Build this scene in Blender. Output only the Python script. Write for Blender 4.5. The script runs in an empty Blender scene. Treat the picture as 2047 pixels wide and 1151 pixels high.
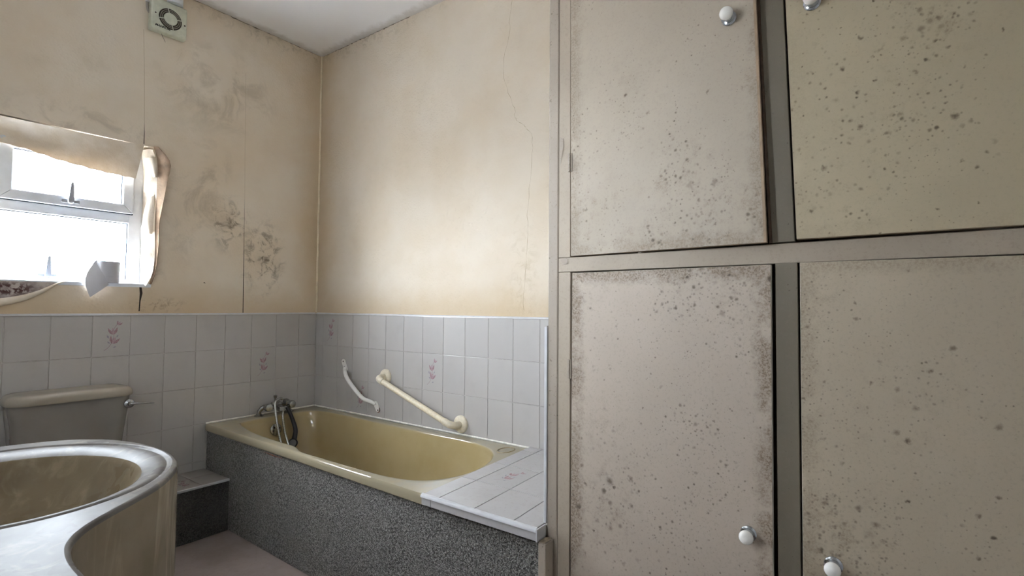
import bpy, bmesh, math, random
from mathutils import Vector, Matrix
from mathutils.geometry import tessellate_polygon
random.seed(7)
S = bpy.context.scene
COL = S.collection
PI = math.pi

# ------------------------------------------------------------------ camera
cam_d = bpy.data.cameras.new('camera'); cam = bpy.data.objects.new('camera', cam_d); COL.objects.link(cam)
cam_d.sensor_fit = 'HORIZONTAL'; cam_d.sensor_width = 36.0; cam_d.lens = 18.167; cam_d.clip_start = 0.02
YAW, PITCH, ROLL = math.radians(54.2289), math.radians(2.1219), math.radians(0.43067)
fwd = Vector((math.sin(YAW)*math.cos(PITCH), math.cos(YAW)*math.cos(PITCH), math.sin(PITCH)))
rgt = Vector((math.cos(YAW), -math.sin(YAW), 0)); upv = rgt.cross(fwd)
r2 = math.cos(ROLL)*rgt + math.sin(ROLL)*upv; u2 = -math.sin(ROLL)*rgt + math.cos(ROLL)*upv
cam.matrix_world = Matrix(((r2.x, u2.x, -fwd.x, -1.9906), (r2.y, u2.y, -fwd.y, -3.0034), (r2.z, u2.z, -fwd.z, 1.1437), (0, 0, 0, 1)))
S.camera = cam

# ------------------------------------------------------------------ world, light, exposure
SKY = 60.0
w = bpy.data.worlds.new('overcast_sky'); S.world = w; w.use_nodes = True
nt = w.node_tree; nt.nodes.clear()
o_ = nt.nodes.new('ShaderNodeOutputWorld'); bg = nt.nodes.new('ShaderNodeBackground')
tc = nt.nodes.new('ShaderNodeTexCoord'); sx = nt.nodes.new('ShaderNodeSeparateXYZ'); cr = nt.nodes.new('ShaderNodeValToRGB')
mr = nt.nodes.new('ShaderNodeMapRange'); mr.inputs['From Min'].default_value = -1; mr.inputs['From Max'].default_value = 1
nt.links.new(tc.outputs['Generated'], sx.inputs[0]); nt.links.new(sx.outputs['Z'], mr.inputs['Value']); nt.links.new(mr.outputs[0], cr.inputs[0])
cr.color_ramp.elements[0].position = 0.44; cr.color_ramp.elements[0].color = (0.20, 0.19, 0.18, 1)
cr.color_ramp.elements[1].position = 0.52; cr.color_ramp.elements[1].color = (0.86, 0.93, 1.0, 1)
nt.links.new(cr.outputs[0], bg.inputs[0]); bg.inputs[1].default_value = SKY
nt.links.new(bg.outputs[0], o_.inputs[0])
pl = bpy.data.lights.new('window_portal', 'AREA'); pl.shape = 'RECTANGLE'; pl.size = 0.62; pl.size_y = 0.70
pl.cycles.is_portal = True
po = bpy.data.objects.new('window_portal', pl); COL.objects.link(po); po.location = (-1.25, 0.17, 1.59); po.rotation_euler = (-PI/2, 0, 0)
pl2 = pl.copy(); pl2.name = 'added_fill_portal'; pl2.size = 0.49; pl2.size_y = 0.39  # sky portal for the added fill window
po2 = bpy.data.objects.new('added_fill_portal', pl2); COL.objects.link(po2); po2.location = (-2.57, -1.795, 1.685); po2.rotation_euler = (0, -PI/2, 0)
S.view_settings.view_transform = 'Standard'; S.view_settings.look = 'None'
S.view_settings.gamma = 1.0; S.view_settings.use_curve_mapping = False
S.view_settings.exposure = 1.34
S.cycles.max_bounces = 12; S.cycles.diffuse_bounces = 8; S.cycles.transparent_max_bounces = 12
S.cycles.sample_clamp_indirect = 8.0; S.cycles.use_denoising = True

# ------------------------------------------------------------------ node helpers
def lin(h):
    h = h.lstrip('#'); c = [int(h[i:i+2], 16)/255 for i in (0, 2, 4)]
    return tuple(x/12.92 if x <= 0.04045 else ((x+0.055)/1.055)**2.4 for x in c) + (1,)

class G:
    """small shader graph builder"""
    def __init__(s, name):
        s.m = bpy.data.materials.new(name); s.m.use_nodes = True; s.t = s.m.node_tree; s.t.nodes.clear()
        s.out = s.n('ShaderNodeOutputMaterial'); s._pos = None
    def n(s, k, **kw):
        x = s.t.nodes.new(k)
        for a, b in kw.items(): setattr(x, a, b)
        return x
    def put(s, sock, v):
        if isinstance(v, bpy.types.NodeSocket): s.t.links.new(v, sock)
        elif v is not None: sock.default_value = v
    @property
    def pos(s):
        if s._pos is None: s._pos = s.n('ShaderNodeNewGeometry').outputs['Position']
        return s._pos
    def math(s, op, a, b=None, clamp=False):
        x = s.n('ShaderNodeMath', operation=op); x.use_clamp = clamp
        s.put(x.inputs[0], a)
        if b is not None: s.put(x.inputs[1], b)
        return x.outputs[0]
    def sep(s, v):
        x = s.n('ShaderNodeSeparateXYZ'); s.put(x.inputs[0], v); return x.outputs
    def vmath(s, op, a, b=None, sc=None):
        x = s.n('ShaderNodeVectorMath', operation=op); s.put(x.inputs[0], a)
        if b is not None: s.put(x.inputs[1], b)
        if sc is not None: s.put(x.inputs['Scale'], sc)
        return x.outputs['Value'] if op in ('LENGTH', 'DISTANCE', 'DOT_PRODUCT') else x.outputs[0]
    def noise(s, scale, detail=4, rough=0.55, vec=None, off=None, col=False, dist=0.0):
        v = vec if vec is not None else s.pos
        if off is not None: v = s.vmath('ADD', v, off)
        x = s.n('ShaderNodeTexNoise'); s.put(x.inputs['Vector'], v)
        x.inputs['Scale'].default_value = scale; x.inputs['Detail'].default_value = detail; x.inputs['Roughness'].default_value = rough
        x.inputs['Distortion'].default_value = dist
        return x.outputs['Color' if col else 'Fac']
    def voro(s, scale, vec=None, feature='F1'):
        x = s.n('ShaderNodeTexVoronoi', feature=feature); s.put(x.inputs['Vector'], vec if vec is not None else s.pos)
        x.inputs['Scale'].default_value = scale
        return x.outputs
    def ramp(s, f, a, b, lo=0.0, hi=1.0, smooth=True):
        x = s.n('ShaderNodeMapRange'); x.interpolation_type = 'SMOOTHSTEP' if smooth else 'LINEAR'
        s.put(x.inputs['Value'], f); s.put(x.inputs['From Min'], a); s.put(x.inputs['From Max'], b)
        x.inputs['To Min'].default_value = lo; x.inputs['To Max'].default_value = hi
        return x.outputs[0]
    def mix(s, f, a, b, mode='MIX'):
        x = s.n('ShaderNodeMix', data_type='RGBA', blend_type=mode)
        s.put(x.inputs[0], f); s.put(x.inputs[6], a); s.put(x.inputs[7], b); return x.outputs[2]
    def blob(s, c, r0, r1, sc=(1, 1, 1)):
        d = s.vmath('MULTIPLY', s.vmath('SUBTRACT', s.pos, c), sc)
        return s.ramp(s.vmath('LENGTH', d), r0, r1, 1.0, 0.0)
    def bump(s, h, strength=0.3, dist=0.002, nrm=None):
        x = s.n('ShaderNodeBump'); x.inputs['Strength'].default_value = strength; x.inputs['Distance'].default_value = dist
        s.put(x.inputs['Height'], h)
        if nrm is not None: s.put(x.inputs['Normal'], nrm)
        return x.outputs[0]
    def bsdf(s, col, rough=0.5, metal=0.0, nrm=None, spec=0.5, coat=0.0, trans=0.0, sheen=0.0, sub=0.0):
        x = s.n('ShaderNodeBsdfPrincipled'); s.put(x.inputs['Base Color'], col); s.put(x.inputs['Roughness'], rough)
        s.put(x.inputs['Metallic'], metal); s.put(x.inputs['Specular IOR Level'], spec)
        x.inputs['Coat Weight'].default_value = coat; x.inputs['Transmission Weight'].default_value = trans
        x.inputs['Sheen Weight'].default_value = sheen
        if nrm is not None: s.put(x.inputs['Normal'], nrm)
        return x.outputs[0]
    def done(s, sh):
        s.t.links.new(sh, s.out.inputs['Surface']); return s.m

def simple(name, col, rough=0.5, metal=0.0, spec=0.5, nscale=None, namt=0.15, coat=0.0, bscale=None, bstr=0.2, bdist=0.001):
    g = G(name); c = lin(col)
    nrm = None
    if nscale:
        f = g.noise(nscale, 5)
        dk = tuple(x*(1-namt) for x in c[:3]) + (1,); lt = tuple(min(1, x*(1+namt*0.6)) for x in c[:3]) + (1,)
        c = g.mix(g.ramp(f, 0.3, 0.7), dk, lt)
    if bscale: nrm = g.bump(g.noise(bscale, 3), bstr, bdist)
    return g.done(g.bsdf(c, rough, metal, nrm, spec, coat))

def spots(g, scale, keep, rmax, off, dens=None, warp=0.010, soft=0.15):
    """round mould specks: random radius per voronoi cell, only cells above `keep`"""
    nv = g.vmath('SCALE', g.vmath('SUBTRACT', g.noise(90, 2, col=True), (0.5, 0.5, 0.5)), sc=warp)
    v = g.vmath('ADD', g.vmath('ADD', g.pos, nv), off)
    vo = g.voro(scale, v)
    cr_ = g.sep(vo['Color'])
    r = g.ramp(cr_[0], keep, 1.0, 0.0, rmax, smooth=False)
    if dens is not None: r = g.math('MULTIPLY', r, dens)
    m = g.math('DIVIDE', vo['Distance'], g.math('ADD', r, 0.0001))
    m = g.ramp(m, soft, 1.0, 1.0, 0.0)
    tone = g.ramp(cr_[1], 0.0, 1.0, 0.12, 1.0, smooth=False)
    return g.math('MULTIPLY', m, tone)

def paint(name, base, seed, rect=None, sp=1.0, dirt=0.5, tint=None, edge=0.0, masks=(), rough=0.5):
    """old gloss paint with mould specks; rect=(y0,y1,z0,z1) adds a grubby border; masks are blobs of heavier mould"""
    g = G(name); off = (seed*1.37, seed*2.11, seed*0.73)
    b = lin(base)
    mott = g.ramp(g.noise(5, 5, off=off), 0.3, 0.75)
    c = g.mix(mott, tuple(x*0.93 for x in b[:3]) + (1,), b)
    fine = g.ramp(g.noise(140, 3, 0.7, off=off), 0.50, 0.72)
    c = g.mix(g.math('MULTIPLY', fine, 0.22*dirt + 0.05), c, lin('8b8073'))
    dens = g.ramp(g.noise(6, 3, off=off), 0.35, 0.66, 0.45, 1.0)
    heavy = None
    for (ctr, rad, amt) in masks:
        k = g.math('MULTIPLY', g.blob(ctr, rad*0.15, rad), amt)
        heavy = k if heavy is None else g.math('MAXIMUM', heavy, k)
    if heavy is not None: dens = g.math('ADD', dens, heavy)
    if rect:
        y0, y1, z0, z1 = rect; p = g.sep(g.pos)
        wob = g.math('MULTIPLY', g.math('SUBTRACT', g.noise(38, 4, 0.6, off=off), 0.5), 0.05)
        dl = g.math('SUBTRACT', y0, p[1]); dr = g.math('SUBTRACT', p[1], y1); db = g.math('SUBTRACT', p[2], z0); dt = g.math('SUBTRACT', z1, p[2])
        dm = g.math('MINIMUM', g.math('MINIMUM', dl, dr), g.math('MINIMUM', db, dt))
        em = g.ramp(g.math('ADD', dm, wob), 0.012, 0.045, 1.0, 0.0)
        brk = g.ramp(g.noise(14, 4, 0.6, off=off), 0.30, 0.52)
        em = g.math('MULTIPLY', em, brk)
        grain = g.ramp(g.noise(220, 3, 0.7, off=off), 0.42, 0.62)
        e2 = g.math('MULTIPLY', em, g.math('ADD', g.math('MULTIPLY', grain, 0.55), 0.28))
        c = g.mix(g.math('MULTIPLY', e2, edge), c, lin('6c5a47'))
    if heavy is not None:
        cl = g.math('MULTIPLY', heavy, g.ramp(g.noise(30, 5, 0.65, off=off), 0.48, 0.70))
        gr = g.ramp(g.noise(260, 2, 0.6, off=off), 0.42, 0.60)
        c = g.mix(g.math('MULTIPLY', g.math('MULTIPLY', cl, 0.55), g.math('ADD', g.math('MULTIPLY', gr, 0.6), 0.3)), c, lin('75624f'))
    for (sc, keep, rm, o3, amt, colr) in ((14, 0.60, 0.15, 3.1, 0.75, '62564a'), (32, 0.35, 0.18, 7.7, 0.95, '54473a'), (70, 0.35, 0.26, 11.3, 0.85, '4b4033'), (140, 0.45, 0.34, 15.9, 0.7, '5a5046')):
        m = spots(g, sc, keep, rm*min(sp, 1.6), (off[0]+o3, off[1], off[2]), dens, warp=0.42/sc)
        c = g.mix(g.math('MULTIPLY', m, amt*min(1.0, sp)), c, lin(colr))
    if tint: c = g.mix(1.0, c, lin(tint), 'MULTIPLY')
    nb = g.bump(g.noise(60, 3, off=off), 0.06, 0.002)
    return g.done(g.bsdf(c, g.ramp(g.noise(9, 4), 0.3, 0.7, rough, rough+0.12), nrm=nb, spec=0.3))

# ------------------------------------------------------------------ mesh helpers
class MB:
    def __init__(s): s.v = []; s.f = []; s.mi = []; s.cur = 0
    def add(s, vs, fs):
        b = len(s.v); s.v += [Vector(p) for p in vs]; s.f += [tuple(b+i for i in f) for f in fs]; s.mi += [s.cur]*len(fs); return s
    def box(s, x0, x1, y0, y1, z0, z1, bev=0.0, seg=1):
        bm = bmesh.new(); bmesh.ops.create_cube(bm, size=1.0)
        for v in bm.verts: v.co = Vector(((x0+x1)/2 + v.co.x*(x1-x0), (y0+y1)/2 + v.co.y*(y1-y0), (z0+z1)/2 + v.co.z*(z1-z0)))
        return s.bm(bm, bev, seg)
    def bm(s, bm, bev=0.0, seg=1):
        if bev > 0: bmesh.ops.bevel(bm, geom=bm.edges[:], offset=bev, segments=seg, profile=0.5, affect='EDGES')
        bmesh.ops.recalc_face_normals(bm, faces=bm.faces[:])
        bm.verts.index_update(); s.add([v.co.copy() for v in bm.verts], [[v.index for v in f.verts] for f in bm.faces]); bm.free(); return s
    def hexa(s, p, bev=0.0, seg=1):
        """8 points: 4 front (any winding), 4 back in the same order"""
        bm = bmesh.new(); vs = [bm.verts.new(q) for q in p]
        for f in ((0, 1, 2, 3), (7, 6, 5, 4), (0, 4, 5, 1), (1, 5, 6, 2), (2, 6, 7, 3), (3, 7, 4, 0)): bm.faces.new([vs[i] for i in f])
        return s.bm(bm, bev, seg)
    def loft(s, rings, closed=True, cap0=False, cap1=False):
        b = len(s.v); n = len(rings[0]); fs = []
        for r in rings: s.v += [Vector(p) for p in r]
        m = n if closed else n-1
        for i in range(len(rings)-1):
            for j in range(m):
                k = (j+1) % n; fs.append((b+i*n+j, b+i*n+k, b+(i+1)*n+k, b+(i+1)*n+j))
        if cap0: fs.append(tuple(b+j for j in reversed(range(n))))
        if cap1: fs.append(tuple(b+(len(rings)-1)*n+j for j in range(n)))
        s.f += fs; s.mi += [s.cur]*len(fs); return s
    def tube(s, path, rad, seg=12, cap=True, flat=None):
        path = [Vector(p) for p in path]; n = len(path)
        rs = rad if isinstance(rad, (list, tuple)) else [rad]*n
        rings = []; up = None
        for i in range(n):
            t = (path[min(i+1, n-1)] - path[max(i-1, 0)]).normalized()
            if up is None:
                a = Vector((0, 0, 1)) if abs(t.z) < 0.9 else Vector((1, 0, 0)); up = (a - t*a.dot(t)).normalized()
            else: up = (up - t*up.dot(t)).normalized()
            sd = t.cross(up); r = rs[i]
            rings.append([path[i] + up*math.cos(2*PI*k/seg)*r + sd*math.sin(2*PI*k/seg)*r for k in range(seg)])
        return s.loft(rings, True, cap, cap)
    def lathe(s, prof, org, axis=(0, 0, 1), seg=24):
        """prof: list of (radius, height along axis)"""
        ax = Vector(axis).normalized(); a = Vector((0, 0, 1)) if abs(ax.z) < 0.9 else Vector((1, 0, 0))
        e1 = (a - ax*a.dot(ax)).normalized(); e2 = ax.cross(e1); org = Vector(org)
        rings = [[org + ax*h + (e1*math.cos(2*PI*k/seg) + e2*math.sin(2*PI*k/seg))*max(r, 1e-5) for k in range(seg)] for r, h in prof]
        return s.loft(rings, True, True, True)
    def strip(s, pts, wid, nrm, thick=0.0006):
        """thin raised ribbon along pts; wid number or list; nrm the surface normal"""
        pts = [Vector(p) for p in pts]; nrm = Vector(nrm); n = len(pts); ws = wid if isinstance(wid, (list, tuple)) else [wid]*n
        rings = []
        for i in range(n):
            t = (pts[min(i+1, n-1)] - pts[max(i-1, 0)]).normalized(); sd = t.cross(nrm)*ws[i]/2
            rings.append([pts[i]+sd, pts[i]+sd*0.6+nrm*thick, pts[i]-sd*0.6+nrm*thick, pts[i]-sd])
        return s.loft(rings, False)
    def sheet(s, rows, thick=0.0008):
        """curved sheet from a grid of points, given a small thickness"""
        R = len(rows); Cn = len(rows[0]); P = [[Vector(p) for p in r] for r in rows]; N = []
        for i in range(R):
            q = []
            for j in range(Cn):
                du = P[i][min(j+1, Cn-1)] - P[i][max(j-1, 0)]; dv = P[min(i+1, R-1)][j] - P[max(i-1, 0)][j]
                c = du.cross(dv); q.append(c.normalized() if c.length > 1e-9 else Vector((0, -1, 0)))
            N.append(q)
        b = len(s.v); fs = []
        for k in (0, 1):
            for i in range(R):
                for j in range(Cn): s.v.append(P[i][j] + N[i][j]*thick*k)
        def ix(k, i, j): return b + k*R*Cn + i*Cn + j
        for i in range(R-1):
            for j in range(Cn-1):
                fs.append((ix(1, i, j), ix(1, i, j+1), ix(1, i+1, j+1), ix(1, i+1, j))); fs.append((ix(0, i, j), ix(0, i+1, j), ix(0, i+1, j+1), ix(0, i, j+1)))
        for j in range(Cn-1):
            fs.append((ix(0, 0, j), ix(0, 0, j+1), ix(1, 0, j+1), ix(1, 0, j))); fs.append((ix(1, R-1, j), ix(1, R-1, j+1), ix(0, R-1, j+1), ix(0, R-1, j)))
        for i in range(R-1):
            fs.append((ix(1, i, 0), ix(1, i+1, 0), ix(0, i+1, 0), ix(0, i, 0))); fs.append((ix(0, i, Cn-1), ix(0, i+1, Cn-1), ix(1, i+1, Cn-1), ix(1, i, Cn-1)))
        s.f += fs; s.mi += [s.cur]*len(fs); return s

WL = {}
def mesh_of(name, mb, mats, org, smooth):
    me = bpy.data.meshes.new(name); me.from_pydata([tuple(v-org) for v in mb.v], [], mb.f)
    for m in (mats if isinstance(mats, (list, tuple)) else [mats]): me.materials.append(m)
    for p, i in zip(me.polygons, mb.mi): p.material_index = i; p.use_smooth = smooth
    me.validate(); me.update()
    if smooth:       # area-weighted normals, split at sharp edges: big flats stay flat beside small bevels
        cs = math.cos(math.radians(40)); vf = {}
        for p in me.polygons:
            for k in p.vertices: vf.setdefault(k, []).append((p.normal.copy(), p.area))
        nl = [None]*len(me.loops)
        for p in me.polygons:
            for li in p.loop_indices:
                acc = Vector((0, 0, 0))
                for nn, ar in vf[me.loops[li].vertex_index]:
                    if nn.dot(p.normal) > cs: acc += nn*ar
                nl[li] = acc.normalized() if acc.length > 0 else p.normal.copy()
        me.normals_split_custom_set([tuple(x) for x in nl])
    return me
def part(name, mb, mats, parent=None, smooth=True, org=None, label=None):
    po_ = WL[parent.name] if parent is not None else Vector((0, 0, 0))
    og = Vector(org) if org is not None else po_
    ob = bpy.data.objects.new(name, mesh_of(name, mb, mats, og, smooth)); COL.objects.link(ob)
    if parent is not None: ob.parent = parent
    ob.location = og - po_; WL[ob.name] = og
    if label: ob['label'] = label
    return ob
def put(name, me, loc, parent, label=None):
    ob = bpy.data.objects.new(name, me); COL.objects.link(ob); ob.parent = parent; ob.location = Vector(loc) - WL[parent.name]; WL[ob.name] = Vector(loc)
    if label: ob['label'] = label
    return ob
def thing(name, label, cat, loc, group=None):
    ob = bpy.data.objects.new(name, None); COL.objects.link(ob); ob.empty_display_size = 0.1; ob.location = loc; WL[ob.name] = Vector(loc)
    return tag(ob, label, cat, group)
def tag(ob, label, cat, group=None):
    ob['label'] = label; ob['category'] = cat
    if group: ob['group'] = group
    return ob
def struct(ob): ob['kind'] = 'structure'; return ob
def cr_spline(P, n=6, closed=False):
    P = [Vector(p) for p in P]; N = len(P); out = []
    for i in range(N if closed else N-1):
        a, b, c, d = (P[(i-1) % N], P[i], P[(i+1) % N], P[(i+2) % N]) if closed else (P[max(i-1, 0)], P[i], P[i+1], P[min(i+2, N-1)])
        for k in range(n):
            t = k/n; out.append(0.5*((2*b) + (c-a)*t + (2*a-5*b+4*c-d)*t*t + (3*b-a-3*c+d)*t**3))
    if not closed: out.append(P[-1])
    return out

# ------------------------------------------------------------------ materials
def wallpaper(name, base, warm, bumpk, masks, dirtc, corner=True):
    g = G(name); b = lin(base)
    c = g.mix(g.ramp(g.noise(2.2, 4), 0.35, 0.7), b, lin(warm))
    sm = g.ramp(g.noise(3.5, 6, 0.6, off=(4, 2, 9)), 0.55, 0.8); c = g.mix(g.math('MULTIPLY', sm, 0.25), c, lin(dirtc))
    if corner:     # yellow-brown margin along the room corner and above the tiles
        p = g.sep(g.pos); dx = g.math('MULTIPLY', p[0], -1.0); dxy = g.math('MAXIMUM', dx, g.math('MULTIPLY', p[1], -1.0))
        e = g.math('MINIMUM', dxy, g.math('SUBTRACT', p[2], 1.09)); e = g.math('ADD', e, g.math('MULTIPLY', g.math('SUBTRACT', g.noise(8, 4), 0.5), 0.12))
        c = g.mix(g.ramp(e, 0.0, 0.22, 0.42, 0.0), c, lin('a98b58'))
    for (ctr, rad, amt, col, ns, sc) in masks:
        n = g.ramp(g.noise(ns, 6, 0.68, off=(ctr[0]*7, 3, ctr[2]*5), dist=0.7), 0.46, 0.66)
        k = g.math('MULTIPLY', g.math('MULTIPLY', g.blob(ctr, rad*0.2, rad, sc), n), amt)
        c = g.mix(k, c, lin(col))
    m = spots(g, 14, 0.86, 0.06, (1, 2, 3)); c = g.mix(g.math('MULTIPLY', m, 0.5), c, lin('6a5a45'))
    h = g.math('ADD', g.math('MULTIPLY', g.noise(85, 3, 0.5), 1.0), g.math('MULTIPLY', g.ramp(g.voro(62)['Distance'], 0.0, 0.5, 1.0, 0.0), 0.5))
    nb = g.bump(g.noise(4, 3), 0.25, 0.02, g.bump(h, bumpk, 0.003))
    return g.done(g.bsdf(c, 0.85, nrm=nb, spec=0.25))
M = {}
BLK = '3a3128'
M['paper_a'] = wallpaper('wallpaper_window_wall', 'dacfbe', 'd3c3ac', 0.28, [
    ((-0.56, 0, 1.60), 0.17, 0.75, '584d3f', 16, (1.15, 1, 0.8)), ((-0.36, 0, 1.42), 0.22, 0.8, '584d3f', 17, (1.25, 1, 0.75)),
    ((-0.45, 0, 1.25), 0.16, 0.3, 'd8d2c6', 22, (1, 1, 1)), ((-0.75, 0, 1.75), 0.35, 0.35, '7d7060', 5, (1, 1, 0.7)),
    ((-1.25, 0, 1.97), 0.38, 0.28, '7b7061', 9, (0.8, 1, 2.6)), ((-0.62, 0, 2.35), 0.45, 0.35, '85775f', 6, (1, 1, 1.3)),
    ((-0.90, 0, 1.14), 0.12, 0.6, '6f5c4c', 26, (0.7, 1, 2.2)), ((-0.98, 0, 1.30), 0.14, 0.35, '7a6a5a', 18, (1, 1, 1)),
    ((-0.4, 0, 2.78), 0.6, 0.3, '6f6350', 20, (0.6, 1, 7))], '8f8268')
M['paper_b'] = wallpaper('wallpaper_bath_wall', 'd0c5b5', 'cabca8', 0.5, [
    ((0, -0.45, 2.78), 0.6, 0.3, '7f7156', 20, (1, 0.6, 7)), ((0, -1.63, 1.3), 0.3, 0.25, '98855f', 18, (1, 2.5, 0.7))], 'b5a583')
M['paper_plain'] = simple('plain_painted_wall', 'd6d5d3', 0.85, nscale=3, namt=0.08, bscale=80, bstr=0.2, bdist=0.002)
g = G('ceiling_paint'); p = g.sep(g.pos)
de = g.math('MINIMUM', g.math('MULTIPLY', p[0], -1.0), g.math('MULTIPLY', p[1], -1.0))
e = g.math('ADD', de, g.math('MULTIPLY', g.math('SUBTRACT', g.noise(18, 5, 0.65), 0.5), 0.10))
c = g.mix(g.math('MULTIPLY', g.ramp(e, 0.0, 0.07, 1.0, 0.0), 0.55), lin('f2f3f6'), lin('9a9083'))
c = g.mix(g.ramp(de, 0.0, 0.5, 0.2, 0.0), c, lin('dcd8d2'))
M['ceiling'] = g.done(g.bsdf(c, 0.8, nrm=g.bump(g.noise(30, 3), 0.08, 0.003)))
M['grout'] = simple('tile_grout', 'b2ada7', 0.9, nscale=40, namt=0.15)
def glaze(name, base, rough=0.16, amp=0.10, dirt=0.0):
    g = G(name); oi = g.n('ShaderNodeObjectInfo').outputs['Random']
    c = g.mix(oi, tuple(x*0.955 for x in lin(base)[:3]) + (1,), lin(base))
    c = g.mix(g.ramp(g.noise(7, 4), 0.5, 0.8, 0.0, 0.2), c, lin('938c86'))
    if dirt:
        c = g.mix(g.math('MULTIPLY', g.ramp(g.noise(70, 4, 0.7), 0.52, 0.72), dirt), c, lin('8d8378'))
        c = g.mix(g.math('MULTIPLY', spots(g, 60, 0.62, 0.22, (3, 5, 1)), min(1, dirt*1.6)), c, lin('4e443b'))
    v = g.vmath('MULTIPLY', g.pos, (1, 1, 2.2)); h = g.math('ADD', g.noise(55, 2, 0.5, vec=v, dist=1.5), g.math('MULTIPLY', g.noise(14, 2), 1.5))
    return g.done(g.bsdf(c, rough, nrm=g.bump(h, amp, 0.002), spec=0.5))
M['tile'] = glaze('tile_glaze', 'b2aeaa', 0.2, 0.07)
M['tile_ledge'] = glaze('ledge_tile_glaze', 'b0adac', 0.24, 0.06, 0.22)
M['tile_step'] = glaze('step_tile_glaze', '958e88', 0.35, 0.06, 0.75)
M['petal'] = simple('petal_print', 'a08488', 0.2, nscale=160, namt=0.3)
M['petal_pale'] = simple('pale_petal_print', 'aa9396', 0.2, nscale=160, namt=0.2)
M['leaf'] = simple('leaf_print', '918d96', 0.2)
M['stem'] = simple('stem_print', '93797f', 0.2)
M['white_plastic'] = simple('white_plastic_trim', 'c4c4c6', 0.28, nscale=25, namt=0.06)
M['sealant'] = simple('white_sealant', 'e4e0d6', 0.5, nscale=30, namt=0.2)
M['upvc'] = simple('white_upvc', 'd6dae0', 0.3, nscale=18, namt=0.06)
M['gasket'] = simple('rubber_gasket', '26303a', 0.6)
M['dark_gap'] = simple('dark_crack_or_shade', '2c231b', 0.9)
M['crack_fine'] = simple('fine_crack', '8d7c5c', 0.9)
M['chrome'] = simple('chrome', 'b9bcc0', 0.16, 1.0, nscale=60, namt=0.3)
M['dull_chrome'] = simple('limescaled_chrome', 'adadab', 0.27, 1.0, nscale=80, namt=0.15)
M['black_plastic'] = simple('black_plastic', '17171a', 0.28)
g = G('torn_paper'); c = g.mix(g.ramp(g.noise(12, 4), 0.35, 0.7), lin('d2c4b0'), lin('e0d6c8'))
nb = g.bump(g.math('ADD', g.noise(90, 3), g.math('MULTIPLY', g.noise(22, 3), 0.6)), 0.5, 0.003)
dif = g.bsdf(c, 0.85, nrm=nb, spec=0.2); tr = g.n('ShaderNodeBsdfTranslucent'); tr.inputs[0].default_value = lin('e2d2ba')
mx = g.n('ShaderNodeMixShader'); mx.inputs[0].default_value = 0.10; g.t.links.new(dif, mx.inputs[1]); g.t.links.new(tr.outputs[0], mx.inputs[2])
M['torn_paper'] = g.done(mx.outputs[0])
M['brown_paper'] = simple('brown_paper_back', '8a745f', 0.9, nscale=25, namt=0.25, bscale=90, bstr=0.4, bdist=0.002)
g = G('bare_plaster'); c = g.mix(g.ramp(g.noise(11, 6, 0.65), 0.40, 0.62), lin('b7aca6'), lin('8d817d'))
c = g.mix(g.math('MULTIPLY', g.blob((-1.47, 0, 1.205), 0.03, 0.11, (0.7, 1, 2.6)), g.ramp(g.noise(38, 5, 0.7), 0.46, 0.52)), c, lin('4c2f2c'))
M['plaster'] = g.done(g.bsdf(c, 0.9, nrm=g.bump(g.noise(50, 5), 0.4, 0.004)))
g = G('obscured_glass')
ts = g.n('ShaderNodeBsdfTransparent'); ts.inputs[0].default_value = (0.97, 0.985, 1, 1)
tl = g.n('ShaderNodeBsdfTranslucent'); tl.inputs[0].default_value = (0.95, 0.97, 1, 1)
gl = g.n('ShaderNodeBsdfGlossy'); gl.inputs['Roughness'].default_value = 0.08
m1 = g.n('ShaderNodeMixShader'); m1.inputs[0].default_value = 0.25; g.t.links.new(ts.outputs[0], m1.inputs[1]); g.t.links.new(tl.outputs[0], m1.inputs[2])
m2 = g.n('ShaderNodeMixShader'); m2.inputs[0].default_value = 0.04; g.t.links.new(m1.outputs[0], m2.inputs[1]); g.t.links.new(gl.outputs[0], m2.inputs[2])
M['glass'] = g.done(m2.outputs[0])
def ware(name, base, dark, rough=0.15, streak=0.0, speck=0.4, spec=0.5, rim_sheen=0.0):
    g = G(name); c = g.mix(g.ramp(g.noise(6, 5), 0.3, 0.75), lin(base), lin(dark))
    if streak:
        v = g.vmath('MULTIPLY', g.pos, (1, 1, 0.16)); k = g.ramp(g.noise(16, 5, 0.6, vec=v, dist=1.2), 0.50, 0.72)
        c = g.mix(g.math('MULTIPLY', k, streak), c, lin('cdbfa6'))
    c = g.mix(g.math('MULTIPLY', g.ramp(g.noise(110, 3, 0.7), 0.56, 0.76), 0.25*speck), c, lin('6b5f4d'))
    c = g.mix(g.math('MULTIPLY', spots(g, 75, 0.74, 0.16, (2, 8, 4)), speck), c, lin('3b3226'))
    if rim_sheen:      # grey of grazing light on the rim, put into the colour
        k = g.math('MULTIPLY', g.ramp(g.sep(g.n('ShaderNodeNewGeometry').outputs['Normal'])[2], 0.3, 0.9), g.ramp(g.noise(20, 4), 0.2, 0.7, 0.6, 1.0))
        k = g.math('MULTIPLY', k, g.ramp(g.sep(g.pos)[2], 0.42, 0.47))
        p = g.sep(g.pos)   # outer lip carries the same painted sheen as the rim top
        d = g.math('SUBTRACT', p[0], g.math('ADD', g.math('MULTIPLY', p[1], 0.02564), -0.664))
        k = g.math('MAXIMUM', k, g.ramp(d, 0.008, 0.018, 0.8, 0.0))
        c = g.mix(g.math('MULTIPLY', k, rim_sheen), c, lin('938e80'))
    rr = g.ramp(g.noise(9, 3, 0.5), 0.3, 0.75, rough, rough+0.05)
    return g.done(g.bsdf(c, rr, spec=spec))
M['bath'] = ware('cream_bath_acrylic', 'a79670', '9f8d64', 0.12, 0, 0.06, 0.5, 0.75)  # base colour holds the shade inside the tub
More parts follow.
